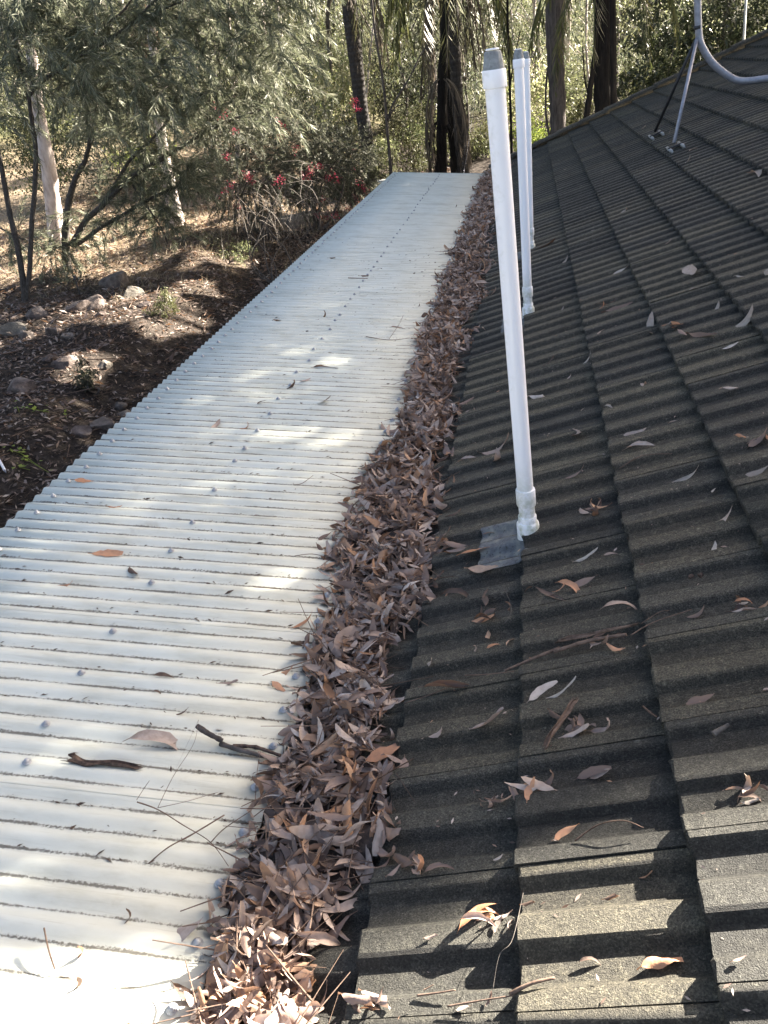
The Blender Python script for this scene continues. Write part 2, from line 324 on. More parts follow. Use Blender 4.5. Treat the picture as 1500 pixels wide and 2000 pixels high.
M_REDBARK = mat_bark('rough_red_bark', [(.3, (.17, .10, .065)), (.7, (.46, .31, .215))], (7, 7, 1.2), .05)
M_SHRUBBARK = mat_bark('shrub_bark', [(.3, (.040, .035, .033)), (.7, (.13, .115, .105))], (14, 14, 5), .01)
M_DEADTWIG = mat_bark('bleached_twig', [(.3, (.065, .057, .052)), (.7, (.20, .18, .165))], (9, 9, 9), .004)
M_NEEDLE = mat_leafy('weeping_needles', [(0, (.070, .082, .052)), (.4, (.130, .147, .096)), (.75, (.20, .215, .145)), (.93, (.29, .29, .205)), (1, (.46, .45, .36))], .36, .5)
M_REDBUSH = mat_leafy('grey_green_leaves', [(0, (.035, .042, .030)), (.5, (.075, .083, .055)), (.85, (.13, .135, .095)), (1, (.26, .25, .20))], .3, .55)
M_LIME = mat_leafy('lime_leaves', [(0, (.10, .15, .025)), (.5, (.19, .25, .045)), (1, (.33, .37, .09))], .55, .5)
M_YGREEN = mat_leafy('olive_leaves', [(0, (.035, .046, .022)), (.4, (.085, .102, .044)), (.75, (.15, .165, .078)), (1, (.27, .27, .15))], .42, .5, (.5, (.075, .07, .03)))
M_FOREST = mat_leafy('forest_leaves', [(0, (.022, .028, .020)), (.45, (.058, .068, .045)), (.8, (.115, .122, .085)), (1, (.29, .28, .22))], .40, .5, (.35, (.05, .047, .028)))
M_DKGREEN = mat_leafy('dark_glossy_leaves', [(0, (.018, .025, .014)), (.6, (.045, .056, .028)), (1, (.10, .115, .06))], .25, .32)
M_WILLOW = mat_leafy('pale_willow_leaves', [(0, (.15, .18, .06)), (.5, (.30, .31, .16)), (1, (.50, .45, .33))], .5, .5)
M_FROND = mat_leafy('palm_frond', [(0, (.040, .050, .018)), (.6, (.08, .09, .035)), (1, (.16, .15, .07))], .35, .45)
M_DEADFROND = mat_leafy('dead_frond', [(0, (.055, .045, .035)), (.6, (.12, .10, .08)), (1, (.22, .18, .14))], .2, .8)
M_STRAW = mat_leafy('dry_grass', [(0, (.17, .135, .085)), (.6, (.29, .24, .165)), (1, (.42, .36, .27))], .3, .8)
M_FLOWER = mat_leafy('red_petals', [(0, (.16, .008, .025)), (.6, (.33, .022, .060)), (1, (.48, .075, .13))], .25, .5)
M_SEEDLING = mat_leafy('seedling_leaves', [(0, (.18, .25, .05)), (1, (.34, .40, .10))], .5, .5)
M_CONCRETE = mat_plain('pale_concrete', (.55, .55, .52), .9, 0, .1, 20, .003)

# ------------------------------------------------------------------ ground
def vnoise(x, y, s, seed=0):
    x = np.asarray(x, float) / s; y = np.asarray(y, float) / s; i = np.floor(x).astype(int); j = np.floor(y).astype(int); fx = x - i; fy = y - j
    h = lambda a, b: np.mod(np.sin(a * 127.1 + b * 311.7 + seed * 74.7) * 43758.5453, 1.0)
    fx = fx * fx * (3 - 2 * fx); fy = fy * fy * (3 - 2 * fy)
    return (h(i, j) * (1 - fx) + h(i + 1, j) * fx) * (1 - fy) + (h(i, j + 1) * (1 - fx) + h(i + 1, j + 1) * fx) * fy
def terr(x, y):
    x = np.asarray(x, float); y = np.asarray(y, float)
    e = x + .06 * (y - 12) + 1.2 * (vnoise(x, y, 2.7, 3) - .5)
    t = np.clip((-5.6 - e) / 1.6, 0, 1); bank = .55 * t * t * (3 - 2 * t)
    z = .2 + bank + .035 * np.clip(-7 - x, 0, 60) + .05 * np.clip(y - 14, 0, 46) + .16 * np.clip(y - 70, 0, 250)
    near = np.clip((-2.4 - x) / 1.5, 0, 1) + np.clip((y - 15.5) / 2, 0, 1)
    z = z + np.clip(near, 0, 1) * (.22 * (vnoise(x, y, 1.3, 1) - .5) + .10 * (vnoise(x, y, .45, 2) - .5) + .8 * np.clip((y - 30) / 40, 0, 1) * (vnoise(x, y, 9, 4) - .5))
    inside = (x > -2.4) & (x < 9) & (y < 15.4); return np.where(inside, np.minimum(z, .2), z)
def ghit(px, py, t0=4, t1=200):
    d = ray(px, py); d = d / np.linalg.norm(d); t = np.linspace(t0, t1, 6000); P = C0 + t[:, None] * d
    below = P[:, 2] < terr(P[:, 0], P[:, 1]); k = int(np.argmax(below)); p = P[k].copy(); p[2] = float(terr(p[0], p[1])); return p
gx = np.concatenate([[-1500, -600, -250, -140], np.arange(-90, -16, 2.0), np.arange(-16, -2, .22), np.arange(-2, 14, 1.0), np.arange(14, 90, 3.0), [120, 200, 500, 1500]])
gy = np.concatenate([[-1500, -400, -100, -40], np.arange(-20, 4, 2.0), np.arange(4, 34, .25), np.arange(34, 80, 1.0), np.arange(80, 200, 5.0), [240, 320, 500, 1500]])
GX, GY = np.meshgrid(gx, gy, indexing='ij'); GZ = terr(GX, GY); nx, ny = GX.shape
idx = np.arange(nx * ny).reshape(nx, ny)
gF = np.stack([idx[:-1, :-1], idx[1:, :-1], idx[1:, 1:], idx[:-1, 1:]], -1).reshape(-1, 4)
g = link('ground', mesh_np('ground', np.stack([GX, GY, GZ], -1).reshape(-1, 3), gF, True), M_GROUND); tag(g, kind='structure')

# ------------------------------------------------------------------ tiled house roof
house = empty('tiled_house', (1.6, 6.5, .2), 'low house with a dark mossy concrete tiled roof rising to the right', 'house')
WU = [(0, .9), (.018, 1.0), (.026, .2), (.040, .0), (.046, .35), (.068, .55), (.096, .5), (.110, .8), (.117, 1.0), (.165, 1.0), (.173, .2), (.187, .0), (.193, .35), (.216, .55), (.244, .5), (.258, .8), (.265, 1.0), (.300, .9)]  # tone across a tile: worn pale tops, mossy pans, near faces with painted shade
def wear_shade_u(u): return float(np.interp(u, [w[0] for w in WU], [w[1] for w in WU]))
def tile_mesh(seed, u0=0.0015, u1=.2985, rough=.0011):
    rg = np.random.default_rng(seed)
    us = [u0] + [u for u in PU if u0 < u < u1] + [u1]; hs = [float(np.interp(u, PU, PH)) for u in us]; n = len(us)
    srow = [(0.0, -.028), (0.0, -.005), (.005, 0.0), (.37, -STEP * .37 / GAUGE)]
    V = []
    for i, (s, dz) in enumerate(srow):
        for u, h in zip(us, hs):
            j = rg.normal(0, rough, 2) if i in (1, 2) else (0, 0)
            V.append((s + (j[0] * 2 if i < 3 else 0) + (rg.normal(0, rough) if i < 2 else 0), -u, h - RIBH + dz + j[1]))
    F = []
    for i in range(3):
        for k in range(n - 1): F.append((i * n + k, (i + 1) * n + k, (i + 1) * n + k + 1, i * n + k + 1)[::-1])
    b = len(V); rows = [1, 2, 3]
    for k in (0, n - 1):
        for i in rows: x, y, z = V[i * n + k]; V.append((x, y, z - .024))
    for e, k in enumerate((0, n - 1)):
        for i in range(2):
            q = (rows[i] * n + k, rows[i + 1] * n + k, b + e * 3 + i + 1, b + e * 3 + i); F.append(q if e == 0 else q[::-1])
    me = mesh_py('roof_tile', V, F); a = me.attributes.new('wear', 'FLOAT', 'POINT'); a.data.foreach_set('value', np.array([wear_shade_u(-v[1]) for v in V], np.float32)); return me
TILES = [tile_mesh(i) for i in range(6)]
TROT = np.stack([UP, EY, NT], -1)
cand = []
for k in range(-2, 12):
    off = random.uniform(-.010, .010) if k not in (0, 1) else (-.012 if k == 0 else 0.0)
    for j in range(-13, 48):
        Yj = JY0 + TW * j + off
        s = GAUGE * k + random.gauss(0, .0025)
        o = P1 + UP * s + NT * random.gauss(0, .0014); o = np.array([o[0], Yj, o[2]])
        R = TROT @ np.array(Matrix.Rotation(random.gauss(0, .004), 3, 'Z')) @ np.array(Matrix.Rotation(random.gauss(0, .003), 3, 'X'))
        c = o + R @ np.array([.18, -.15, 0]); q = project(c)
        vis = q[2] > .3 and -60 < q[0] < 1580 and -40 < q[1] < 2120 and not (k == -2 and True)
        cand.append((q[2] if vis else 1e6 + abs(j), o, R, random.randrange(6)))
cand.sort(key=lambda c: c[0])
for d, o, R, v in cand[:298]:
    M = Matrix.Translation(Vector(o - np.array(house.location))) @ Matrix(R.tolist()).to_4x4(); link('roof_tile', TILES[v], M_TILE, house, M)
tq = []
for v in range(6):
    me = TILES[v]; V = np.array([p.co[:] for p in me.vertices]); F = np.array([p.vertices[:] for p in me.polygons])
    sel = [c for c in cand[298:] if c[3] == v]; tq.append(scatter(V, F, np.array([c[2] for c in sel]), np.array([c[1] for c in sel])))
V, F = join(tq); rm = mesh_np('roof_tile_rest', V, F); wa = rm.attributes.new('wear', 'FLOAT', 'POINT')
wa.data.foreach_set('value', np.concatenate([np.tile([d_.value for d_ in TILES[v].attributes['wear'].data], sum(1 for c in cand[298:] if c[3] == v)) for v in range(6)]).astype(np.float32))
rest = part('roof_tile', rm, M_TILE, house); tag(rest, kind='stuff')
# ridge, far verge, back slope, walls
RX = P1[0] + RIDGE_S * math.cos(TH); RZ = P1[2] + RIDGE_S * math.sin(TH)
def verge_piece(L):
    V, F = [], []
    prof = [(-.10, .012), (-.09, .045), (-.02, .062), (.05, .060), (.07, .04), (.07, -.10)]
    for s, dz in ((0, .016), (L, 0.0)):
        for y, n in prof: V.append((s, y, n + dz))
    n = len(prof)
    for i in range(n - 1): F.append((i, n + i, n + i + 1, i + 1))
    F.append(tuple(range(n - 1, -1, -1))); return mesh_py('verge_cap', V, F)
VC = verge_piece(.44); k = 0; s = -.66
while s < RIDGE_S - .1:
    o = P1 + UP * (s + random.gauss(0, .004)); o = np.array([o[0], Y_END + .01, o[2]]) - np.array(house.location) + NT * random.gauss(.0, .003)
    link('verge_cap', VC, M_CAP, house, Matrix.Translation(Vector(o)) @ Matrix((TROT @ np.array(Matrix.Rotation(random.gauss(0, .008), 3, 'Z'))).tolist()).to_4x4()); s += .40
def ridge_piece(L):
    V, F = [], []; n = 9
    for y, sc in ((0, 1.06), (.05, 1.06), (.055, 1.0), (L, .97)):
        for i in range(n):
            a = math.pi * (.06 + .88 * i / (n - 1)); rr = .13 * sc * (1 + random.gauss(0, .02)); V.append((-rr * math.cos(a), y, rr * .75 * math.sin(a) - .03))
    for j in range(3):
        for i in range(n - 1): F.append((j * n + i, j * n + i + 1, (j + 1) * n + i + 1, (j + 1) * n + i))
    F.append(tuple(range(n))); return mesh_py('ridge_cap', V, F)
RC = [ridge_piece(.42) for _ in range(3)]; y = Y_END - .15
while y > 5:
    link('ridge_cap', RC[k % 3], M_CAP, house, Matrix.Translation(Vector((RX, y - .38, RZ)) - Vector(house.location)) @ Matrix.Rotation(random.gauss(0, .01), 4, 'Z')); y -= .38; k += 1
bs = 4.4; V = [(RX, -3.2, RZ - .02), (RX, Y_END, RZ - .02), (RX + bs * math.cos(TH), Y_END, RZ - .02 - bs * math.sin(TH)), (RX + bs * math.cos(TH), -3.2, RZ - .02 - bs * math.sin(TH))]
V += [(x, y, z - .05) for x, y, z in V]
part('back_slope', mesh_py('back_slope', V, [(0,3,2,1),(4,5,6,7),(0,1,5,4),(1,2,6,5),(2,3,7,6),(3,0,4,7)]), M_TILE, house)
part('house_wall', mesh_np('house_wall', *box((3.6, 5.9, 1.32), (7.6, 17.6, 2.3))), M_WALL, house)
g0 = np.array([[-.2, Y_END - .10, 2.46], [RX, Y_END - .10, RZ - .12], [7.4, Y_END - .10, 2.46], [-.2, Y_END - .25, 2.46], [RX, Y_END - .25, RZ - .12], [7.4, Y_END - .25, 2.46]])
part('gable_wall', mesh_py('gable_wall', g0, [(0,2,1),(3,4,5),(0,1,4,3),(1,2,5,4),(2,0,3,5)]), M_WALL, house)

# ------------------------------------------------------------------ metal patio roof
patio = empty('metal_patio_roof', (-1.5, 6.5, .2), 'long cream corrugated steel patio roof beside the tiles', 'patio roof')
X0, X1 = -2.292, -0.765; NP = 10; SHEET = PITCH * NP
def sheet_mesh():
    per = 10; n = NP * per + 6; xs = [X0, -1.8, -1.3, X1]; V = []
    for x in xs:
        for i in range(n + 1):
            y = i * PITCH / per + .0196 * (x - PL[0]); z = PL[2] - (x - PL[0]) * .12092 + CORR * (math.cos(2 * math.pi * i / per) - 1)
            lap = -.0012 if i >= NP * per else 0.0
            V.append((x, y, z + lap))
    m = n + 1; top = len(V); V += [(x, y, z - .0011) for x, y, z in V]; F = []
    for a in range(3):
        for i in range(n):
            q = (a * m + i, (a + 1) * m + i, (a + 1) * m + i + 1, a * m + i + 1); F.append(q); F.append(tuple(top + t for t in q[::-1]))
    for i in range(n):
        F.append((i, i + 1, top + i + 1, top + i)); q = 3 * m + i; F.append((q, top + q, top + q + 1, q + 1))
    return mesh_py('roof_sheet', V, F, True)
SHM = sheet_mesh(); YM0 = PL[1] - PITCH * round((PL[1] + .9) / PITCH)
NS = 20
for i in range(NS):
    link('roof_sheet', SHM, M_METAL, patio, Matrix.Translation(Vector((0, YM0 + i * SHEET, 0)) - Vector(patio.location)))
YM1 = YM0 + NS * SHEET
# screws with their washers
sv, sf = lathe([(.0001, .0125), (.0050, .0125), (.0056, .0078), (.0085, .0072), (.0088, .0054), (.0078, .0048), (.0125, .0036), (.0136, .0)], 10)
SCRM = mesh_np('roof_screw', sv, sf, False); MR = Matrix(np.stack([UM, EY, NM], -1).tolist()).to_4x4()
def screw(x, kc):
    y = PL[1] + PITCH * kc + .0196 * (x - PL[0]); x += random.gauss(0, .006)
    if not (-.3 < y < YM1 - .05): return
    o = Vector((x, y + random.gauss(0, .002), PL[2] - (x - PL[0]) * .12092)); link('roof_screw', SCRM, M_SCREW, patio, Matrix.Translation(o - Vector(patio.location)) @ MR @ Matrix.Rotation(random.uniform(-.12, .12), 4, 'X') @ Matrix.Rotation(random.random() * 6, 4, 'Z'))
for kc in range(-38, 160, 2):
    screw(-2.204, kc)
    screw(-.806, kc)
kc = -33
while kc < 158: screw(-1.498, kc); kc += random.choice((3, 3, 2, 4, 3))
part('edge_beam', mesh_np('edge_beam', *box((-2.22, 6.7, 2.44), (.06, 15.0, .13))), M_TIMBER, patio)
for yy in (1.2, 5.6, 10.0, 14.0): part('post', mesh_np('post', *box((-2.22, yy, 1.28), (.09, .09, 2.18))), M_TIMBER, patio)
e0 = np.array([X0, YM1 + .006, PL[2] - (X0 - PL[0]) * .12092]); e1 = np.array([X1, YM1 + .006, PL[2] - (X1 - PL[0]) * .12092])
mid = (e0 + e1) / 2; part('end_flashing', mesh_np('end_flashing', *box(mid + np.array([0, .012, -.035]), (1.53, .012, .09), np.stack([UM, EY, NM], -1))), M_METAL, patio)
# valley gutter under the leaves
gut = empty('valley_gutter', (-.76, 6.5, 2.3), 'narrow gutter between the patio roof and the tiles, packed with leaves', 'gutter')
gp = [(-.83, 2.385), (-.83, 2.30), (-.70, 2.30), (-.70, 2.36)]; V, F = [], []
for y in (-1, Y_END - .05):
    V += [(x, y, z) for x, z in gp] + [(x + (.002 if i < 2 else -.002), y, z + .002) for i, (x, z) in enumerate(gp)]
for i in range(3): F += [(i, i + 1, 9 + i, 8 + i), (4 + i, 12 + i, 13 + i, 5 + i)]
part('gutter_channel', mesh_py('gutter_channel', V, F), M_GUTTER, gut)

# ------------------------------------------------------------------ vent pipes
def vent_pipe(base, top, label, flash=False):
    base = np.array(base, float); L = top[2] - base[2] - .027; lean = ((top[0] - base[0]) / (L + .027), (top[1] - base[1]) / (L + .027)); r = .0278
    t = empty('vent_pipe', base, label, 'vent pipe', 'white vent pipes standing on the tiled roof')
    def pp(n, prof, m, sides=24): return link(n, mesh_np(n, *lathe(prof, sides, lean), True), m, t)
    def sharp(o): 
        for p in o.data.polygons: p.use_smooth = True
        o.data.set_sharp_from_angle(angle=math.radians(35)); return o
    sharp(pp('pipe_shaft', [(r, -.02), (r, L - .03), (r - .003, L - .03)], M_PVC))
    sharp(pp('coupling', [(r, .098), (.0325, .099), (.0335, .103), (.0335, .156), (.0325, .160), (r, .161)], M_PVC))
    sharp(pp('base_collar', [(.030, -.045), (.0395, -.045), (.0395, .018), (.0385, .026), (.0325, .034), (.0322, .054), (.0312, .056), (r, .0555)], M_PVC))
    sharp(pp('cap_collar', [(r, L - .066), (.0322, L - .065), (.0328, L - .062), (.0328, L - .024), (.0318, L - .021), (.024, L - .021)], M_PVC))
    V, F = lathe([(.0295, L - .022), (.0288, L - .018), (.0232, L + .020), (.019, L + .023), (.0001, L + .024)], 28, lean)
    sides = 28                                                     # vertical slots round the vent cap
    for j in range(sides):
        if j % 2:
            for i in (1, 2): V[i * sides + j, :2] = (V[i * sides + j, :2] - np.array(lean) * V[i * sides + j, 2]) * .86 + np.array(lean) * V[i * sides + j, 2]
    link('vent_cap', mesh_np('vent_cap', V, F), M_CAPGREY, t)
    link('cap_disc', mesh_np('cap_disc', *lathe([(.0001, L + .0245), (.0175, L + .0245), (.0185, L + .026), (.017, L + .029), (.0001, L + .0295)], 20, lean)), M_PVC, t)
    if flash:                                                       # lead sheet dressed down over the tile below
        xs = np.linspace(base[0] - .175, base[0] + .012, 9); ys = np.linspace(base[1] - .165, base[1] + .135, 62); V = []
        for lay in (0, 1):
            for x in xs:
                for y in ys: V.append((x + .004 * math.sin(y * 90), y, tile_z(min(x, P1[0] - .002) if x < P1[0] else P1[0] - .002, y) + (x > P1[0]) * .03 + .0055 + .0008 * math.sin(x * 130 + y * 70) - lay * .004))
        n1, n2 = len(xs), len(ys); F = []
        for i in range(n1 - 1):
            for j in range(n2 - 1):
                q = (i * n2 + j, (i + 1) * n2 + j, (i + 1) * n2 + j + 1, i * n2 + j + 1); F += [q, tuple(n1 * n2 + a for a in q[::-1])]
        part('lead_flashing', mesh_py('lead_flashing', V, F, True), M_LEAD, t)
    return t
zb = lambda x: P1[2] + (x - P1[0]) * math.tan(TH)
B1 = at(1031, 1018, 2.50); B2 = at(1031.5, 600, 5.26); B3 = at(1036, 478, 7.19)
for B in (B1, B2, B3): B[2] = zb(B[0]) - .002
T1 = at(961.5, 96, 2.50); T2 = at(1012, 96, 5.26); T3 = at(1027, 101, 7.19)
vent_pipe(B1, (T1[0], 2.50, T1[2]), 'nearest and largest white vent pipe, with a blue-grey lead sheet at its foot', True)
vent_pipe(B2, (T2[0], 5.26, T2[2]), 'white vent pipe second from the camera, partly hiding another pipe', True)
vent_pipe(B3, (T3[0], 7.19, T3[2]), 'farthest white vent pipe, mostly hidden behind the second one', True)

# ------------------------------------------------------------------ service mast on the far part of the roof
YMA = 9.5; J = at(1365, 66, YMA)
mast = empty('service_mast', (J[0], YMA, zb(J[0])), 'grey galvanised swan-neck mast braced on the far tiles', 'mast')
pth = [at(1361.5, -140, YMA), at(1362, -60, YMA), at(1362.5, 0, YMA), at(1364, 50, YMA), at(1367, 80, YMA), at(1376, 100, YMA), at(1390, 121, YMA), at(1408, 138, YMA), at(1425, 150, YMA), at(1440, 157, YMA), at(1462, 158, YMA), at(1500, 154, YMA)]
hz = pth[-2][2]; 
for p in pth: p[1] = YMA
pth[-1] = np.array([2.35, YMA, hz]); pth.append(np.array([2.95, YMA, hz]))
part('mast_pipe', mesh_np('mast_pipe', *tube(smoothpath(pth, 60), .034, 14), True), M_GALV, mast)
part('clamp_band', mesh_np('clamp_band', *tube([at(1362.5, 50, YMA), at(1362.6, 57, YMA)], .0375, 14), True), M_DARKSTEEL, mast)
for (px, py), (qx, qy), m, lab in (((1316, 290), (1362, 72), M_GALV, 'pale galvanised brace nearer the camera'), ((1279, 266), (1359, 78), M_DARKSTEEL, 'dark brace standing farther off')):
    f = tile_at(px, py); f[2] += .05; h = at(qx, qy, YMA)
    o = part('brace', mesh_np('brace', *tube([f, h], .0165, 10), True), m, mast); tag(o, lab)
    b = empty('foot_bracket', f, None, None); b.parent = mast; b.location = Vector(f - np.array(mast.location))
    Rr = TROT
    for dx in (-.055, .055):
        V, F = box((dx, 0, -.045), (.022, .34, .03)); l = link('bracket_rail', mesh_np('bracket_rail', V @ Rr.T, F), M_CAPGREY, b)
    V, F = box((0, 0, -.03), (.13, .05, .012)); link('bracket_strap', mesh_np('bracket_strap', V @ Rr.T, F), M_DARKSTEEL, b)
q = at(1464, 62, 17.5); gz = float(terr(q[0], q[1]))
tp = empty('thin_pole', (q[0], q[1], gz), 'thin grey pole standing up behind the roof ridge', 'pole')
part('pole_shaft', mesh_np('pole_shaft', *tube([np.array([q[0], q[1], gz - .1]), at(1463, -120, 17.5)], .022, 8), True), M_CAPGREY, tp)
part('pole_foot', mesh_np('pole_foot', *tube([np.array([q[0], q[1], gz - .1]), np.array([q[0], q[1], gz + .25])], .05, 8), True), M_GALV, tp)
# ------------------------------------------------------------------ dead leaves
def leaf_template(seed, curl=1.0, nl=10, wide=None):
    rg = np.random.default_rng(seed); w = wide or rg.uniform(.15, .31); sick = rg.uniform(-.30, .30); bend = rg.uniform(-.7, 1.3) * curl
    fold = rg.uniform(-.5, 1.0) * curl; tw = rg.uniform(-1.1, 1.1) * curl; wav = rg.uniform(.01, .06) * curl; ph = rg.uniform(0, 6); pk = rg.uniform(.6, 1.0); tip = rg.choice((1.0, 1.0, .97, .88)); jag = rg.normal(0, .10, (nl + 1, 2))
    V, F = [], []; ang = -bend * .5; x = z = 0.0
    for i in range(nl + 1):
        t = i / nl; q = max(t - .12, 0) / .88 * tip; prof = math.sin(math.pi * q ** pk) ** .75 if t > .12 else 0.0
        if i: ang += bend / nl * 1.6; x += math.cos(ang) / nl; z += math.sin(ang) / nl
        a = tw * (t - .5); y0 = sick * (4 * t * (1 - t)) * .5
        for k, v in enumerate((-1, -.5, 0, .5, 1)):
            hw = .5 * w * max(prof, .03) * (1 + (jag[i, 0 if v < 0 else 1] if abs(v) == 1 and prof > .2 else 0))
            yy = v * hw * math.cos(fold * .7 * abs(v)); zz = abs(v) ** 1.5 * hw * math.sin(fold * .9) + wav * math.sin(8 * t + ph + (1.3 if v > 0 else 0)) * v * w * 2.5
            V.append((x, y0 + yy * math.cos(a) - zz * math.sin(a), z + yy * math.sin(a) + zz * math.cos(a)))
    V = np.array(V); V[:, 0] -= (V[:, 0].max() + V[:, 0].min()) / 2; V[:, 0] /= max(.6, np.ptp(V[:, 0])); V[:, 2] -= V[:, 2].mean()
    for i in range(nl):
        for k in range(4): q = i * 5 + k; F.append((q, q + 5, q + 6, q + 1))
    return V, np.array(F)
LT = [leaf_template(s, 1.0) for s in range(14)]; LT_CURL = [leaf_template(100 + s, 2.0) for s in range(6)]; LT_FLAT = [leaf_template(200 + s, .45) for s in range(6)]
LM = {}
def leaf_me(kind, i, m):
    key = (kind, i, m.name)
    if key not in LM:
        V, F = {'n': LT, 'c': LT_CURL, 'f': LT_FLAT}[kind][i]; me = mesh_np('dead_leaf', V, F, True); me.materials.append(m); LM[key] = me
    return LM[key]
def mat4(R, T):
    M = Matrix(np.asarray(R).tolist()).to_4x4(); M.translation = Vector(np.asarray(T, float).tolist()); return M
def valley_z(X, Y):
    return np.maximum(np.where(X < -.74, metal_z(np.minimum(X, -.74), Y) , -9), np.where(X > -.752, tile_z(np.maximum(X, -.752), Y), -9))
def pile_half(Y):            # left and right limits of the heap
    l = -.815 + .10 * (vnoise(Y, 0, .35, 9) - .5) + .06 * (vnoise(Y, 5, .12, 8) - .5) + .028 * np.cos(2 * np.pi * (Y - PL[1] - .027) / PITCH); r = -.425 + .20 * (vnoise(Y, 3, .33, 7) - .5) + .08 * (vnoise(Y, 7, .1, 6) - .5)
    return l, r - .0
def pile_top(X, Y):
    l, r = pile_half(Y); t = np.clip((X - l) / (r - l), 0, 1); b = np.clip(4 * t * (1 - t), 0, 1) ** .7
    return np.maximum(CAMH - 1.695 + .0, valley_z(X, Y)) + b * (.022 + .032 * vnoise(X, Y, .22, 5) + .018 * vnoise(X, Y, .07, 4))
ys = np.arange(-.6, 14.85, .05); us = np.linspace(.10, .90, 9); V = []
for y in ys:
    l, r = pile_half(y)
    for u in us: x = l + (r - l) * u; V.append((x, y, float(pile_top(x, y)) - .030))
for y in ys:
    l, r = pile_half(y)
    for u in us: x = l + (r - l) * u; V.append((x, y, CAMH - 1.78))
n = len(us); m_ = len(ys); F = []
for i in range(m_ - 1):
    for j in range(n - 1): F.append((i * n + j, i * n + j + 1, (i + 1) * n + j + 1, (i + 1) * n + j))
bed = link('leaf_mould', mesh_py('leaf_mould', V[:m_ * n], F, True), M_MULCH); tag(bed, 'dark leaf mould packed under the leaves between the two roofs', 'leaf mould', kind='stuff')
def pile_sample(n, y0, y1):
    Y = RNG.uniform(y0, y1, n); l, r = pile_half(Y); u = np.clip(RNG.beta(1.25, 1.25, n) * 1.06 - .03, -.03, 1.03); X = l + (r - l) * u
    return X, Y
def pile_leaves(n, y0, y1, depth0, depth1):
    X, Y = pile_sample(n, y0, y1); Z = pile_top(X, Y) + RNG.uniform(depth0, depth1, n)
    az = RNG.uniform(0, 2 * np.pi, n); tilt = RNG.normal(0, .40, n); L = RNG.uniform(.070, .130, n) * np.where(RNG.random(n) < .25, RNG.uniform(.35, .7, n), 1) * np.where(RNG.random(n) < .05, 1.3, 1)
    xd = np.stack([np.cos(az) * np.cos(tilt), np.sin(az) * np.cos(tilt), np.sin(tilt)], -1)
    up = np.stack([RNG.normal(0, .6, n), RNG.normal(0, .6, n), np.ones(n)], -1); return frame(xd, up) * L[:, None, None], np.stack([X, Y, Z], -1)
top = []                                                            # the heap: what lies below, then the leaves on top
segs = []
for y0, y1, per in ((-.5, 3.0, 900), (3.0, 7.0, 600), (7.0, 14.75, 420)):
    n = int((y1 - y0) * per); R, T = pile_leaves(n, y0, y1, -.028, .012)
    k = RNG.integers(0, 20, n)
    for v in range(20):
        tv, tf = (LT + LT_CURL)[v]; sel = k == v; segs.append(scatter(tv, tf, R[sel], T[sel]))
V, F = join(segs); n = 900; X, Y = pile_sample(n, -.4, 9.0); az = RNG.uniform(0, 6.28, n); LL = RNG.uniform(.05, .22, n)      # twigs and bark bits among the leaves
tV = np.array([[0, 1, 0], [0, -.5, .87], [0, -.5, -.87], [1, .6, 0], [1, -.3, .5], [1, -.3, -.5]], float); tF = np.array([(0, 1, 4, 3), (1, 2, 5, 4), (2, 0, 3, 5)])
V2, F2 = scatter(tV, tF, frame(np.stack([np.cos(az), np.sin(az), RNG.normal(0, .2, n)], -1), np.array([.1, .1, 1.0])) * np.stack([LL, RNG.uniform(.001, .003, n), RNG.uniform(.001, .003, n)], -1)[:, None, :], np.stack([X, Y, pile_top(X, Y) + RNG.uniform(-.005, .02, n)], -1))
ht = link('heap_twigs', mesh_np('heap_twigs', V2, F2, True), M_TWIG); tag(ht, 'fine twigs mixed into the fallen leaves of the valley', 'twigs', kind='stuff')
hp = link('gutter_leaves', mesh_np('gutter_leaves', V, F, True), M_DEAD); tag(hp, 'thick bank of fallen brown leaves filling the valley between the roofs', 'fallen leaves', kind='stuff')
R, T = pile_leaves(420, .7, 3.4, .004, .026); cnt = 0
for r_, t_ in zip(R, T):
    q = project(t_)
    if not (0 < q[0] < 1500 and 0 < q[1] < 1990) or cnt >= 85: continue
    k = random.randrange(20); me = leaf_me('n', k, M_DEAD) if k < 14 else leaf_me('c', k - 14, M_DEAD)
    o = link('dead_leaf', me, None, None, mat4(r_, t_)); cnt += 1
    tag(o, 'dry brown gum leaf on top of the heap between the two roofs', 'dead leaf', 'gum leaves on top of the heap in the valley')
# ---- loose leaves: end points as they lie on the roofs (tip, stem)
def lay(px0, py0, px1, py1, roof, kind, m, label, group=None, name='dead_leaf', lift=.006):
    f = tile_at if roof == 't' else metal_at; A, B = f(px0, py0), f(px1, py1); L = np.linalg.norm(B - A); C = (A + B) / 2
    n = NT if roof == 't' else NM
    hs = [float(tile_n(*(A + (B - A) * q)[:2])) if roof == 't' else float(metal_n(*(A + (B - A) * q)[:2])) for q in (.1, .3, .5, .7, .9)]
    hh = max(hs) * .55 + (sum(hs) / 5) * .45
    R = frame(((B - A) / L)[None], (n + RNG.normal(0, .22, 3)))[0] * max(L * 1.02, .03)
    o = link(name, leaf_me(kind, random.randrange({'n': 14, 'c': 6, 'f': 6}[kind]), m), None, None, mat4(R, C + n * (hh + lift + .04 * L)))
    return tag(o, label, 'dead leaf', group)
GT, GM_ = 'dry leaves scattered over the dark tiles', 'dry leaves lying on the metal roof'
LT_T = 'small dry leaf lying loose on the dark roof tiles'; LT_M = 'small dry leaf lying loose on the cream metal roof'
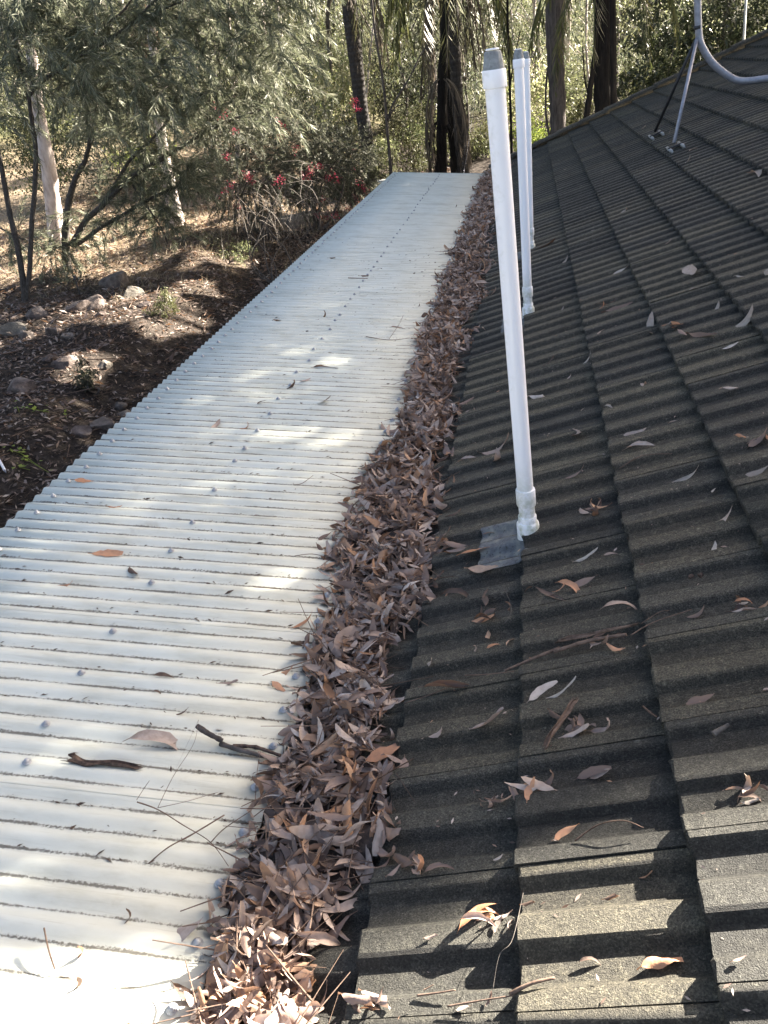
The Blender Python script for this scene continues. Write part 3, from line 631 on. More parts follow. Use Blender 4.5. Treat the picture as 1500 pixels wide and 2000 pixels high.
loose_t = [(906,1107,972,1105,'n'),(1173,1079,1203,1072,'n'),(1134,986,1173,977,'c'),(861,1166,912,1163,'c'),(948,1190,996,1178,'d'),(984,1253,999,1235,'n'),(945,1262,972,1250,'o'),(903,1277,930,1262,'c'),
 (1107,1148,1167,1124,'n'),(1062,1160,1089,1157,'n'),(1329,1190,1374,1177,'n'),(1434,1160,1452,1154,'p'),(1470,1166,1500,1151,'n'),(1065,1361,1128,1328,'p'),(1128,1394,1146,1424,'n'),(1140,1412,1188,1406,'c'),(1068,1382,1095,1406,'d'),
 (912,1415,984,1387,'n'),(831,1437,867,1424,'n'),(1131,1499,1185,1490,'n'),(1485,1328,1500,1319,'c'),(843,1049,885,1040,'n'),(813,1301,849,1295,'p'),(1015,1549,1041,1530,'n'),(1041,1543,1081,1514,'c'),(911,1559,969,1546,'n'),(929,1546,956,1565,'c'),
 (953,1669,977,1658,'n'),(764,1698,815,1669,'n'),(801,1674,823,1709,'n'),(1473,1514,1500,1535,'n'),(920,1792,955,1763,'c'),(956,1813,977,1775,'p'),(988,1802,993,1781,'n'),(823,1831,852,1821,'c'),(940,1951,953,1930,'n'),(881,1965,916,1959,'n'),
 (1212,872,1276,861,'n'),(1209,840,1263,831,'f'),(1457,869,1500,843,'n'),(1111,829,1137,843,'n'),(1177,788,1193,792,'p'),(1132,797,1140,789,'p'),(1060,712,1084,699,'n'),(1031,776,1063,773,'c'),(1095,928,1143,915,'n'),(1153,985,1170,968,'d'),(1271,640,1276,616,'p'),
 (1404,675,1441,665,'f'),(1340,648,1399,651,'n'),(1487,525,1500,536,'p'),(1433,541,1452,538,'p'),(1327,520,1359,528,'f'),(1343,565,1364,557,'p'),(1191,531,1225,515,'p'),(1172,603,1233,584,'n'),(951,880,975,890,'c'),(929,875,999,859,'n'),(1209,411,1225,408,'p'),(1361,472,1372,468,'p'),
 (1089,512,1108,499,'p'),(1041,485,1084,467,'n'),(1302,633,1310,628,'p'),(1100,730,1112,722,'n'),(1330,690,1352,684,'n'),(1245,735,1262,742,'n'),(1405,760,1440,752,'n'),(1300,820,1320,812,'n'),(1385,945,1395,930,'p'),(890,905,930,893,'n'),(1170,655,1180,640,'n'),
 (1255,572,1268,566,'p'),(1390,600,1402,588,'p'),(870,1010,905,1002,'n'),(935,1035,960,1028,'n'),(850,1090,880,1078,'c'),(846,1135,870,1120,'n'),(1240,1690,1262,1684,'n'),(1010,1760,1040,1752,'d'),(1172,1750,1206,1742,'d'),(1120,1868,1160,1860,'d'),(1430,1880,1455,1870,'n'),(700,1975,743,1965,'c'),(712,1955,738,1978,'n'),(1296,470,1310,462,'n'),(1220,460,1232,455,'p'),(1085,600,1098,592,'n'),(1150,445,1160,441,'p'),
 (1240,255,1262,246,'p'),(1325,322,1350,312,'p'),(1365,345,1375,340,'p'),(1458,333,1480,340,'p'),(1100,330,1108,328,'p'),(1085,350,1093,347,'p'),(1160,375,1168,371,'p'),(1345,295,1362,285,'p'),(1290,262,1310,252,'n'),(1328,282,1345,272,'p')]
mm = {'n': M_DEAD, 'c': M_DEAD, 'f': M_DEAD, 'd': M_DARKLEAF, 'p': M_PALE, 'o': M_ORANGE}
for a in loose_t: lay(*a[:4], 't', {'d': 'c', 'p': 'n', 'o': 'n'}.get(a[4], a[4]), mm[a[4]], LT_T, GT)
CL = [(1112,1402),(935,1172),(1028,1542),(800,1688),(925,1788),(1432,1172),(942,1212),(1148,984),(706,1962),(1450,1535),(945,1552),(876,1068),(1478,852),(1325,642),(1185,598),(1180,1236),(1082,1156),(880,880)]
for cx, cy in CL:
    for _ in range(4):
        a = random.uniform(0, 6.28); l = random.uniform(14, 30) * (cy / 1300); x, y = cx + random.gauss(0, 20), cy + random.gauss(0, 9)
        lay(x - l * math.cos(a), y - l * .6 * math.sin(a), x + l * math.cos(a), y + l * .6 * math.sin(a), 't', random.choice('cnnc'), random.choice((M_DEAD, M_DEAD, M_DEAD, M_DARKLEAF, M_ORANGE)), LT_T, GT, lift=random.uniform(.004, .02))
loose_m = [(95,1139,145,1141,'o'),(270,1128,254,1107,'d'),(495,1011,508,1007,'d'),(422,1331,465,1332,'n'),(295,1320,340,1322,'n'),(298,1347,312,1352,'d'),(510,1307,575,1310,'o'),(245,1992,290,2000,'o'),(410,837,429,824,'n'),(585,747,607,740,'n'),(545,752,575,755,'d'),(610,614,635,619,'d'),(532,628,548,624,'d'),(520,785,500,788,'d'),(620,1057,650,1042,'n'),(617,1062,634,1076,'n'),(607,716,660,717,'n'),(190,1790,255,1795,'d'),(760,640,790,643,'n'),(700,540,720,538,'d'),(640,505,655,503,'d'),(805,600,820,598,'d'),(880,405,892,404,'d')]
for a in loose_m: lay(*a[:4], 'm', {'d': 'c', 'o': 'n'}.get(a[4], a[4]), mm[a[4]], LT_M, GM_, lift=.003)
for a in [(1116,1092,1167,1070,'t','n',M_PALE,'bleached white twisted leaf right of the nearest pipe foot'),(1383,1061,1392,1043,'t','f',M_PALE,'small pale leaf standing on edge near the right side of the tiles'),
 (1344,1010,1431,992,'t','n',M_DEAD,'long torn tan leaf to the right of the nearest vent pipe'),(912,1208,966,1202,'t','f',M_ORANGE,'orange-brown flat leaf on the first tile course below the lead sheet'),
 (1170,1184,1239,1172,'t','c',M_DEAD,'curled tan leaf with a long stalk in a tile pan'),(1410,1178,1458,1175,'t','c',M_DARKLEAF,'dark broken leaf among the debris at the right edge of the tiles'),
 (819,1343,930,1325,'t','c',M_DEAD,'long wavy tan leaf beside the thin twig left of the bark strips'),(1029,1373,1089,1334,'t','f',M_DEAD,'long mauve-brown leaf lying over a tile rib above the crossed bark'),
 (1089,1439,1155,1424,'t','n',M_DEAD,'broad brown leaf under the crossed bark stick'),(1329,1370,1392,1343,'t','f',M_DEAD,'single straight pinkish leaf alone in a tile pan at the right'),
 (705,1490,789,1442,'t','f',M_ORANGE,'long reddish leaf leaning from the heap onto the tiles'),(891,1085,954,1063,'t','f',M_ORANGE,'straight rusty leaf lying across the lead sheet'),
 (1113,1509,1188,1487,'t','f',M_DEAD,'smooth brown leaf with a long tip on a lower tile rib'),(1073,1634,1129,1605,'t','n',M_ORANGE,'thin rusty curved leaf just above the sunlit tiles'),
 (823,1706,881,1690,'t','n',M_DEAD,'torn brown leaf at the end of a small leaf cluster near the lower heap'),(889,1818,961,1765,'t','c',M_ORANGE,'sunlit curled orange leaf in the lower tile pan'),
 (1236,1877,1319,1845,'t','c',M_ORANGE,'curled orange leaf standing half in the sun at the lower right'),(1425,1559,1457,1511,'t','c',M_PALE,'white crinkled leaf propped up near the right edge'),(1439,1557,1479,1543,'t','c',M_PALE,'white crinkled leaf lying flat at the foot of the propped one'),
 (1297,925,1364,907,'t','n',M_PALE,'slim white leaf in the third tile course'),(1447,917,1500,904,'t','f',M_PALE,'long pale leaf running out of the right side of the picture'),(1113,704,1153,685,'t','n',M_PALE,'pale leaf with an upturned tip on the first course edge'),
 (1401,645,1473,611,'t','n',M_PALE,'long pale curved leaf strip at the upper right of the tiles')]: lay(*a)
for a in [(207,988,240,992,'m','n',M_ORANGE,'rusty leaf alone in a corrugation near the free edge of the metal roof'),(172,1081,240,1084,'m','f',M_ORANGE,'long slim rusty leaf in a corrugation left of the middle screws'),(562,1225,612,1206,'m','n',M_ORANGE,'orange curved leaf at the edge of the heap on the metal roof'),
 (320,1385,367,1392,'m','n',M_DARKLEAF,'dark reddish leaf alone between the middle and lower screws'),(462,837,485,832,'m','c',M_ORANGE,'small tan leaf with raised tips near the bright sun patch'),(587,785,645,787,'m','n',M_DARKLEAF,'dark olive-brown leaf in a corrugation right of the bright sun patch'),
 (265,1785,400,1817,'m','n',M_DEAD,'large pinkish wavy leaf near the lower end of the metal roof'),(100,1870,165,1867,'m','c',M_ORANGE,'brown leaf on a broken stalk at the bottom left'),(100,1895,160,1922,'m','c',M_DARKLEAF,'dark curled leaf below the brown one at the bottom left'),
 (367,1550,515,1570,'m','c',M_DEAD,'long crinkled leaf reaching from the heap along a corrugation'),(242,1452,357,1465,'m','c',M_DEAD,'crumpled reddish leaf strip left of the grey stick'),(142,939,182,940,'m','f',M_ORANGE,'slim orange leaf close to the free edge of the metal roof'),(530,1330,560,1352,'m','f',M_ORANGE,'broad sunlit leaf at the edge of the heap')]: lay(*a, lift=.003)
# ---- twigs, sticks, strips of bark
def stick(pts, r0, r1, roof, label, cat='twig', m=None, lift=.006, raise_=None, name='twig', flat=None, side=()):
    f = tile_at if roof == 't' else metal_at; n = NT if roof == 't' else NM; P = []
    for i, p in enumerate(pts):
        q = f(*p); h = float(tile_n(q[0], q[1])) if roof == 't' else float(metal_n(q[0], q[1])); P.append(q + n * (max(h, -.012 if roof == 't' else -.006) + lift + (raise_[i] if raise_ else 0)))
    P = smoothpath(P, max(8, 5 * len(P))); o0 = P[0].copy(); V, F = tube(P, np.linspace(r0, r1, len(P)) * (1 + RNG.normal(0, .08, len(P))), 6)
    if flat: 
        d = (P[-1] - P[0]) / np.linalg.norm(P[-1] - P[0]); hN = (V - o0) @ n; c = np.interp((V - o0) @ d, (P - o0) @ d, (P - o0) @ n); V = V - np.outer((hN - c) * (1 - flat), n)
    t = link(name, mesh_np(name, V - o0, F, True), m or M_TWIG, None, Matrix.Translation(Vector(o0))); tag(t, label, cat)
    for k, (pp, ra) in enumerate(side):
        Q = [];
        for i, p in enumerate(pp):
            q = f(*p); Q.append(q + n * (lift + .002 + (ra[i] if ra else 0)))
        V, F = tube(smoothpath(Q, 5 * len(Q)), np.linspace(r1 * 1.1, r1 * .5, 5 * len(Q)), 5); link('side_shoot', mesh_np('side_shoot', V - o0, F, True), m or M_TWIG, t)
    return t
stick([(984,1307),(1035,1285),(1092,1262)], .0035, .005, 't', 'thin peeled stick pointing down-slope from the bark strips', 'stick', name='stick')
stick([(1080,1270),(1150,1248),(1222,1236)], .006, .005, 't', 'second roll of bark just below the longer grey-brown one', 'bark', M_TWIG, name='bark_roll')
stick([(1230,1238),(1275,1212),(1350,1187)], .0022, .0012, 't', 'thin forked twig above the bark rolls', 'twig', side=[([(1255,1222),(1290,1200),(1310,1196)], None)])
stick([(906,1316),(950,1314),(1002,1308)], .002, .0012, 't', 'fine straight twig crossing the first tile course')
stick([(792,1376),(840,1356),(888,1334)], .002, .001, 't', 'fine twig sloping out of the heap beside the wavy leaf')
stick([(1392,1430),(1408,1420),(1422,1412)], .007, .005, 't', 'short pale chip of wood near the right edge of the tiles', 'wood chip', M_DEADTWIG, name='wood_chip')
stick([(1254,1376),(1268,1388),(1281,1397)], .003, .002, 't', 'short dark twig in the shadow of a course edge', m=M_BARKSTRIP)
stick([(1121,1639),(1170,1615),(1220,1608),(1255,1613)], .002, .001, 't', 'dark bow-shaped twig just above the sunlit tiles', m=M_BARKSTRIP, raise_=[0, .012, .014, 0])
stick([(993,1938),(1040,1922),(1081,1906)], .004, .0025, 't', 'reddish twig at the bottom of the tiles with a pale end')
stick([(871,1962),(940,1950),(999,1941)], .002, .0012, 't', 'thin brown twig leading to the reddish one at the bottom')
stick([(812,1941),(850,1936),(887,1930)], .0022, .0014, 't', 'forked thin twig beside the bottom of the heap', side=[([(830,1939),(850,1928)], None)])
stick([(1209,912),(1255,893),(1311,883)], .0022, .0014, 't', 'thin bowed twig on the second tile course', raise_=[0, .012, 0])
stick([(985,1215),(1000,1190),(990,1160)], .0008, .0005, 't', 'hair-thin stalk left of the first course edge', m=M_DEADTWIG, raise_=[0, .01, .03])
stick([(960,1930),(985,1880),(1010,1850),(1020,1740)], .0005, .0004, 't', 'hair-thin pale stalk arching near the orange leaf', m=M_DEADTWIG, raise_=[0, .03, .03, 0])
stick([(1345,1125),(1352,1120)], .006, .006, 't', 'small dark gumnut lying on a tile', 'gumnut', M_BARKSTRIP, name='gumnut'); stick([(1364,1122),(1371,1118)], .007, .006, 't', 'second dark gumnut right beside the smaller one', 'gumnut', M_BARKSTRIP, name='gumnut')
stick([(388,1440),(410,1449),(436,1456)], .008, .007, 'm', 'grey rolled bark end propped above the metal roof', 'bark', M_GBARK, .012, [.035, .022, .012], name='bark_roll')
stick([(430,1455),(480,1470),(550,1486)], .0075, .006, 'm', 'grey-brown stick running from the metal roof into the heap', 'stick', M_GBARK, .010, name='stick'); stick([(455,1459),(500,1462),(548,1478)], .006, .005, 'm', 'thinner dark stick just behind the grey-brown one', 'stick', M_BARKSTRIP, .010, name='stick')
stick([(272,1585),(312,1597),(360,1622),(412,1650),(447,1695)], .0019, .0008, 'm', 'branching twig raised over the sunlit metal with a thin shadow', 'twig', lift=.008, raise_=[.035, .028, .016, .008, .004], side=[([(312,1597),(345,1545),(385,1492),(395,1450)], [.028, .05, .07, .08]), ([(312,1597),(370,1585),(430,1567)], [.028, .03, .03]), ([(272,1585),(290,1560),(298,1552)], [.035,.04,.045])])
stick([(290,1688),(330,1662),(375,1640),(440,1604)], .0015, .002, 'm', 'straighter twig crossing the branching one', 'twig', lift=.008, raise_=[0, .006, .016, .022])
stick([(412,1650),(440,1630),(490,1600)], .0018, .001, 'm', 'short dark twig between the crossing twigs and the heap', raise_=[.008, .02, .03])
stick([(95,1838),(100,1870),(108,1895)], .002, .0016, 'm', 'upright dark stalk beside the leaves at the bottom left', raise_=[.05, .02, .004])
stick([(575,1086),(610,1082),(645,1090)], .0018, .001, 'm', 'fine brown twig in a corrugation left of the heap'); stick([(495,1146),(520,1148),(550,1150)], .002, .0014, 'm', 'small straight dark twig in the middle of the metal roof')
stick([(572,948),(590,944),(612,928)], .0018, .001, 'm', 'tiny hooked twig near the upper right screws'); stick([(680,543),(700,543.5),(718,544)], .004, .003, 'm', 'straight stick lying across the middle of the metal roof', 'stick', name='stick')
stick([(715,659),(760,664),(800,660)], .003, .0015, 'm', 'bent twig sticking out of the heap over the metal roof', side=[([(760,664),(780,640),(788,625)], [0, .02, .03])]); stick([(500,1590),(505,1540),(512,1500)], .0012, .0008, 'm', 'hair-thin stalk standing at the edge of the heap', raise_=[.03, .05, .06])
def bark_sheet(pts, w, roof, label, m, arc=3.4, lift=.004, seed=0, name='bark_strip'):
    """torn strip of bark: a sheet curled along its length, jagged at the ends"""
    rg = np.random.default_rng(seed); f = tile_at if roof == 't' else metal_at; n = NT if roof == 't' else NM; P = smoothpath([f(*p) for p in pts], 26); o0 = P[0].copy(); V = []; na = 9
    T = np.gradient(P, axis=0); T /= np.linalg.norm(T, axis=1)[:, None]
    for lay in (0, 1):
        for i in range(26):
            t = i / 25; s_ = np.cross(n, T[i]); s_ /= np.linalg.norm(s_); a = arc * (.75 + .5 * math.sin(2.3 * t * 3 + seed)); R = w * (1 - .35 * t) * (1 + .25 * math.sin(7 * t + seed)) / max(a, .6); h = max(float(metal_n(*P[i][:2])) if roof == 'm' else float(tile_n(*P[i][:2])), -.008)
            for j in range(na):
                q = (j / (na - 1) - .5) * a + .5 * math.sin(3 * t + seed); rr = R * (1 + .12 * math.sin(11 * t + j * 1.3 + seed)) - lay * .0016
                e = (rg.normal(0, .006) + .012 * math.sin(j * 2.1 + seed)) if i in (0, 25) else 0
                V.append(P[i] + T[i] * e + s_ * rr * math.sin(q) + n * (h + lift + R - rr * math.cos(q)) - o0)
    F = []; B = 26 * na
    for i in range(25):
        for j in range(na - 1): q = (i * na + j, (i + 1) * na + j, (i + 1) * na + j + 1, i * na + j + 1); F += [q, tuple(B + k for k in q[::-1])]
        F += [(i * na, B + i * na, B + (i + 1) * na, (i + 1) * na), (i * na + na - 1, (i + 1) * na + na - 1, B + (i + 1) * na + na - 1, B + i * na + na - 1)]
    for i in (0, 25):
        for j in range(na - 1): F.append((i * na + j, i * na + j + 1, B + i * na + j + 1, B + i * na + j))
    return tag(link(name, mesh_py(name, V, F, True), m, None, Matrix.Translation(Vector(o0))), label, 'bark')
bark_sheet([(137,1482),(180,1486),(225,1492),(270,1497)], .042, 'm', 'charcoal-dark strip of bark in a lower corrugation', M_BARKSTRIP, 3.0, .003, 3)
bark_sheet([(1065,1463),(1095,1420),(1128,1373)], .030, 't', 'pinkish-brown bark stick lying crosswise over torn leaves', M_TWIG, 4.4, .014, 5)
bark_sheet([(1095,1253),(1150,1240),(1236,1222)], .026, 't', 'long grey-brown roll of bark lying along a tile rib', M_TWIG, 4.8, .006, 8)
# ---- specks of grit washed into the corrugations
n = 5200; gxx = RNG.uniform(X0 + .05, X1, n); kk = RNG.integers(-20, 110, n); gyy = PL[1] + PITCH * (kk + .5) + .0196 * (gxx - PL[0]) + RNG.normal(.004, .006, n)
keep = (gyy > .5) & (gyy < 9) & (vnoise(gxx, kk * 1.7, .18, 3) + .25 * (gxx > -1.3) > .5); gxx, gyy = gxx[keep], gyy[keep]; n = len(gxx)
az = RNG.normal(0, .5, n); xd = np.stack([np.cos(az), np.sin(az), RNG.normal(0, .15, n)], -1); L = RNG.gamma(2.0, .0045, n) + .003
Rg = frame(xd, np.array([.1, 0, 1.0]) + RNG.normal(0, .4, (n, 3))) * np.stack([L, L * .28, L * .5], -1)[:, None, :]
V, F = scatter(LEAF4[0], LEAF4[1], Rg, np.stack([gxx, gyy, metal_z(gxx, gyy) + .0025], -1)); gr = link('roof_grit', mesh_np('roof_grit', V, F), M_BARKSTRIP); tag(gr, 'dark leaf crumbs washed into the corrugations', 'leaf crumbs', kind='stuff')
n = 1500; a = RNG.uniform(-.35, 2.2, n); b = RNG.uniform(.7, 5.5, n); keep = vnoise(a, b, .12, 5) > .45; a, b = a[keep], b[keep]; n = len(a)
az = RNG.uniform(0, 6.28, n); L = RNG.gamma(2.0, .0042, n) + .003; Rg = frame(np.stack([np.cos(az), np.sin(az), .3 * np.cos(az)], -1), NT + RNG.normal(0, .3, (n, 3))) * np.stack([L, L * .3, L * .5], -1)[:, None, :]
V, F = scatter(LEAF4[0], LEAF4[1], Rg, np.stack([a, b, tile_z(a, b) + .003], -1)); gr = link('tile_crumbs', mesh_np('tile_crumbs', V, F), M_DEAD); tag(gr, 'leaf crumbs caught on the rough tiles', 'leaf crumbs', kind='stuff')

# ------------------------------------------------------------------ trees and bushes
def path_px(pts, Y): return [at(p[0], p[1], Y if len(p) < 3 else p[2]) for p in pts]
def rad_px(pts, hw, Y): 
    hw = np.interp(np.linspace(0, 1, len(pts)), np.linspace(0, 1, len(hw)), hw); return [h * project(at(p[0], p[1], Y if len(p) < 3 else p[2]))[2] / FPX for h, p in zip(hw, pts)]
def limb(pts, hw, Y, sides=9, n=None, rough=.05):
    P = smoothpath(path_px(pts, Y), n or 5 * len(pts)); r = np.interp(np.linspace(0, 1, len(P)), np.linspace(0, 1, len(pts)), rad_px(pts, hw, Y)); return tube(P, r, sides, True, rough)
def leafcloud(centres, spread, n_each, L, w=.35, up=.5, flat=.8):
    """leaves gathered round clump centres"""
    C = np.repeat(centres, n_each, 0); n = len(C); S = np.repeat(np.broadcast_to(spread, (len(centres),)), n_each)
    T = C + RNG.normal(0, 1, (n, 3)) * S[:, None] * np.array([1, 1, flat]); LL = RNG.uniform(.6, 1.25, n) * L
    R = rand_rot(n) * np.stack([LL, LL * w, LL * .6], -1)[:, None, :]; R[:, 2, 0] -= up * LL * RNG.random(n); return scatter(LEAF4[0], LEAF4[1], R, T)
def grounded(P):
    P = np.array(P, float); P[2] = float(terr(P[0], P[1])); return P
def bush(px, pytop, Y, wpx, label, m, L=.09, n=60, each=70, group='bushes in the understorey', name='bush', cat='bush', zb=None, depth=1.0, stemmat=None, stems=5):
    c = at(px, pytop, Y); b = grounded(c); H = max(.5, c[2] - b[2]); W = wpx * project(c)[2] / FPX / 2
    t = empty(name, b, label, cat, group); q = rand_rot(n)[:, 0] * (RNG.random(n) ** .4)[:, None]
    cs = b + np.array([0, 0, H * .55]) + q * np.array([W, W * depth, H * .5]); cs[:, 2] = np.maximum(cs[:, 2], terr(cs[:, 0], cs[:, 1]) + .1)
    part('foliage', mesh_np('foliage', *leafcloud(cs, RNG.uniform(.08, .2, n) * min(W, H) * 1.3, each, L)), m, t)
    st = []
    for k in range(stems):
        e = cs[RNG.integers(n)]; P = smoothpath([b + np.array([RNG.normal(0, .08), RNG.normal(0, .08), -.05]), (b + e) / 2 + RNG.normal(0, .12, 3), e], 8); st.append(tube(P, np.linspace(.022, .006, 8), 5))
    part('stem', mesh_np('stem', *join(st), True), stemmat or M_SHRUBBARK, t); return t
def trunk_tree(pts, hw, Y, label, bark, cat='tree', group=None, name='gum_tree', sides=12, branches=(), base=True, rough=.06):
    P0 = at(*pts[0][:2], Y); b = grounded(P0); t = empty(name, b, label, cat, group)
    V, F = limb(pts, hw, Y, sides, None, rough); parts_ = [(V, F)]
    d = b - P0; k = V[:, 2] < P0[2] + .05; V[k] += np.array([d[0], d[1], min(d[2], 0) - .15])
    part('trunk', mesh_np('trunk', V, F, True), bark, t)
    for bp, bh in branches: part('branch', mesh_np('branch', *limb(bp, bh, Y, 7), True), bark, t)
    return t
# leaf-shade of the wood over the roofs: the crowns of the tall gums to the right of and behind the house, with the gaps between their boughs
SUNP = [(-1.46,3.75,.30,.20),(-1.2,3.85,.16,.1),(-1.65,4.56,.22,.14),(-1.5,5.12,.2,.09),(-1.5,3.32,.15,.07),(-1.06,1.335,.22,.02),(-.88,1.29,.10,.01),(-.90,1.93,.06,.05),(-1.08,1.99,.10,.01),(-1.30,1.12,.05,.01),
 (-1.66,6.38,.2,.08),(-1.39,5.47,.13,.06),(-1.68,8.89,.35,.16),(-1.9,13.46,.47,.42),(-1.16,13.2,.38,.40),(-1.99,9.22,.23,.12),(-2.2,2.83,.12,.07)]
SOFT = .50
SUNP += [(-1.15,2.15,.30,.03),(-2.15,2.55,.10,.03),(-1.75,3.05,.18,.05),(-1.0,2.45,.12,.03),(-1.25,4.85,.18,.05),(-1.9,4.2,.12,.05),(-1.2,6.9,.2,.06),(-1.8,7.4,.2,.06),(-1.3,10.4,.3,.1),(-1.75,11.6,.3,.15),(-1.35,1.62,.15,.01)]
def gap_roof(X, Y, Z):
    """True where the sun comes through to the roofs"""
    X = np.asarray(X); Y = np.asarray(Y); lit = np.zeros(len(X), bool)
    for cx, cy, rx, ry in SUNP: lit |= (((X - cx) / (rx + .07)) ** 2 + ((Y - cy) / (ry + .07)) ** 2 < 1.3 + .6 * (vnoise(X, Y, .11, 2) - .5)) & (X < -.55)
    wob = .05 * (vnoise(X, Y, .2, 12) - .5)
    edge = np.interp(X, [-1.3, -.95, -.7, -.42, -.2, -.09, .25, .6, 1.2], [.92, .98, 1.02, 1.10, 1.14, 1.22, 1.31, 1.34, 1.26])
    return lit | ((Y < edge + wob) & (X > -1.7) & (X < 1.7) & (Y > -.6))
SUNG = [ghit(310,612), ghit(250,480), ghit(60,400), ghit(150,545), ghit(330,455), ghit(420,500), ghit(165,713), ghit(200,430), ghit(30,560), ghit(380,560)]
SUNGR = [.9, 2.4, 2.8, .6, 1.6, .8, .45, 1.6, .5, .6]
def gap_ground(X, Y):
    lit = vnoise(X, Y, 1.9, 21) * .6 + vnoise(X, Y, .7, 22) * .4 > .60
    lit |= (Y > 25) & (X > -6.5)
    near = (X > -10.5) & (Y < 17) | (X > -6.8) & (Y < 21); lit &= ~near
    for c, r in zip(SUNG, SUNGR): lit |= ((X - c[0]) ** 2 + ((Y - c[1]) / 1.3) ** 2) < (r * (.75 + .5 * vnoise(X, Y, .5, 23))) ** 2
    return lit
def sun_hit(P):
    """where the sunbeam through P meets the roofs or the ground"""
    s = -SUN; t1 = ((P1 - P) @ NT) / (s @ NT); Q1 = P + t1[:, None] * s; on1 = (Q1[:, 0] > -.72) & (Q1[:, 0] < RX) & (Q1[:, 1] > -2.5) & (Q1[:, 1] < Y_END)
    t2 = ((PL - P) @ NM) / (s @ NM); Q2 = P + t2[:, None] * s; on2 = (Q2[:, 0] > X0) & (Q2[:, 0] <= -.72) & (Q2[:, 1] > -1) & (Q2[:, 1] < YM1)
    Q3 = P.copy()
    for _ in range(3): t = (Q3[:, 2] - terr(Q3[:, 0], Q3[:, 1])) / SUN[2]; Q3 = Q3 + t[:, None] * s
    return on1, Q1, on2, Q2, Q3
TALL = [(10.2, 4.4), (12.5, 12.5), (10.5, 17.0), (14.5, 20.5), (8.6, 24.5), (13.0, 27.5), (6.2, 31.5), (1.0, 34.0), (-3.5, 33.0), (9.0, 36.0), (3.5, 40.0)]
def make_canopy():
    P = []
    n = 52000; X = RNG.uniform(-.75, RX + .3, n); Y = RNG.uniform(-.8, Y_END, n); b = np.stack([X, Y, P1[2] + (X - P1[0]) * math.tan(TH)], -1); P.append(b + SUN * RNG.uniform(12, 19, n)[:, None])
    n = 22000; X = RNG.uniform(X0 - .1, -.6, n); Y = RNG.uniform(-.6, YM1, n); b = np.stack([X, Y, PL[2] - (X - PL[0]) * .12], -1); P.append(b + SUN * RNG.uniform(13, 20, n)[:, None])
    n = 120000; X = RNG.uniform(-20, -2.3, n); Y = RNG.uniform(5, 34, n); b = np.stack([X, Y, terr(X, Y)], -1); P.append(b + SUN * RNG.uniform(15, 24, n)[:, None])
    n = 80000; X = RNG.uniform(-13, -2.3, n); Y = RNG.uniform(4, 20, n); b = np.stack([X, Y, terr(X, Y)], -1); P.append(b + SUN * RNG.uniform(15, 26, n)[:, None])
    n = 9000; X = RNG.uniform(-2, 6, n); Y = RNG.uniform(15.2, 24, n); b = np.stack([X, Y, terr(X, Y)], -1); P.append(b + SUN * RNG.uniform(15, 22, n)[:, None])
    P = np.concatenate(P); on1, Q1, on2, Q2, Q3 = sun_hit(P); onr = on1 | on2
    Q = np.where(on1[:, None], Q1, Q2); drop = (onr & gap_roof(Q[:, 0], Q[:, 1], 0)) | (~onr & gap_ground(Q3[:, 0], Q3[:, 1]))
    drop &= ~(on2 & (Q2[:, 1] > 1.2) & (RNG.random(len(P)) < SOFT * (.6 + .8 * vnoise(Q2[:, 0], Q2[:, 1], .2, 51)))); tb = (P[:, 1] - 17.0) / SUN[1]; W = P - tb[:, None] * SUN     # gaps that let the sun on to the weeping shrubs
    drop |= (tb > 1) & (W[:, 0] > -13) & (W[:, 0] < -2.8) & (W[:, 2] > 2.6) & (W[:, 2] < 7.5) & (vnoise(W[:, 0], W[:, 2], .8, 61) > .42) & ~onr
    P = P[~drop]; el = (P[:, 2] - CAMH) / np.hypot(P[:, 0], P[:, 1]); q = project(P); inframe = (q[:, 2] > 0) & (q[:, 0] > -30) & (q[:, 0] < 1530) & (q[:, 1] > -15)
    return P[~inframe]
P = make_canopy(); n = len(P)
D = np.stack([np.hypot(P[:, 0] - x, P[:, 1] - y) for x, y in TALL]); own = D.argmin(0)
for i, (x, y) in enumerate(TALL):
    z = float(terr(x, y)); S = P[own == i]
    if len(S) < 30: continue
    LL = RNG.uniform(.13, .27, len(S)); R = rand_rot(len(S)) * np.stack([LL, LL * .5, LL * .5], -1)[:, None, :]; V, F = scatter(LEAF4[0] - np.array([.5, 0, 0]), LEAF4[1], R, S)
    t = empty('shade_gum', (x, y, z), 'tall gum whose crown hangs above the picture and shades the roofs', 'tree', 'tall gums shading the house')
    part('crown', mesh_np('crown', V, F), M_FOREST, t); c = S.mean(0)
    part('trunk', mesh_np('trunk', *tube(smoothpath([(x, y, z - .2), (x + .1, y, z + 5), (x + .15, y - .1, max(c[2] - 2, z + 8)), (x + .1, y - .1, c[2] + 2.5)], 16), np.linspace(.20, .05, 16), 10, True, .04), True), M_GBARK, t)
    for k in range(9):
        e = S[RNG.integers(len(S))]; a = np.array([x + .13, y - .08, max(c[2] - 3, z + 7)])
        e2 = a + (e - a) * .85; q = project(np.stack([a, (a + e2) / 2, e2])); on1, Q1, on2, Q2, _ = sun_hit(np.linspace(a, e2, 12))
        hit = (on1 & gap_roof(Q1[:, 0], Q1[:, 1], 0)).any() or (on2 & gap_roof(Q2[:, 0], Q2[:, 1], 0)).any()
        if not hit: part('branch', mesh_np('branch', *tube(smoothpath([a, (a + e2) / 2 + np.array([0, 0, .5]), e2], 8), np.linspace(.07, .02, 8), 6), True), M_GBARK, t)
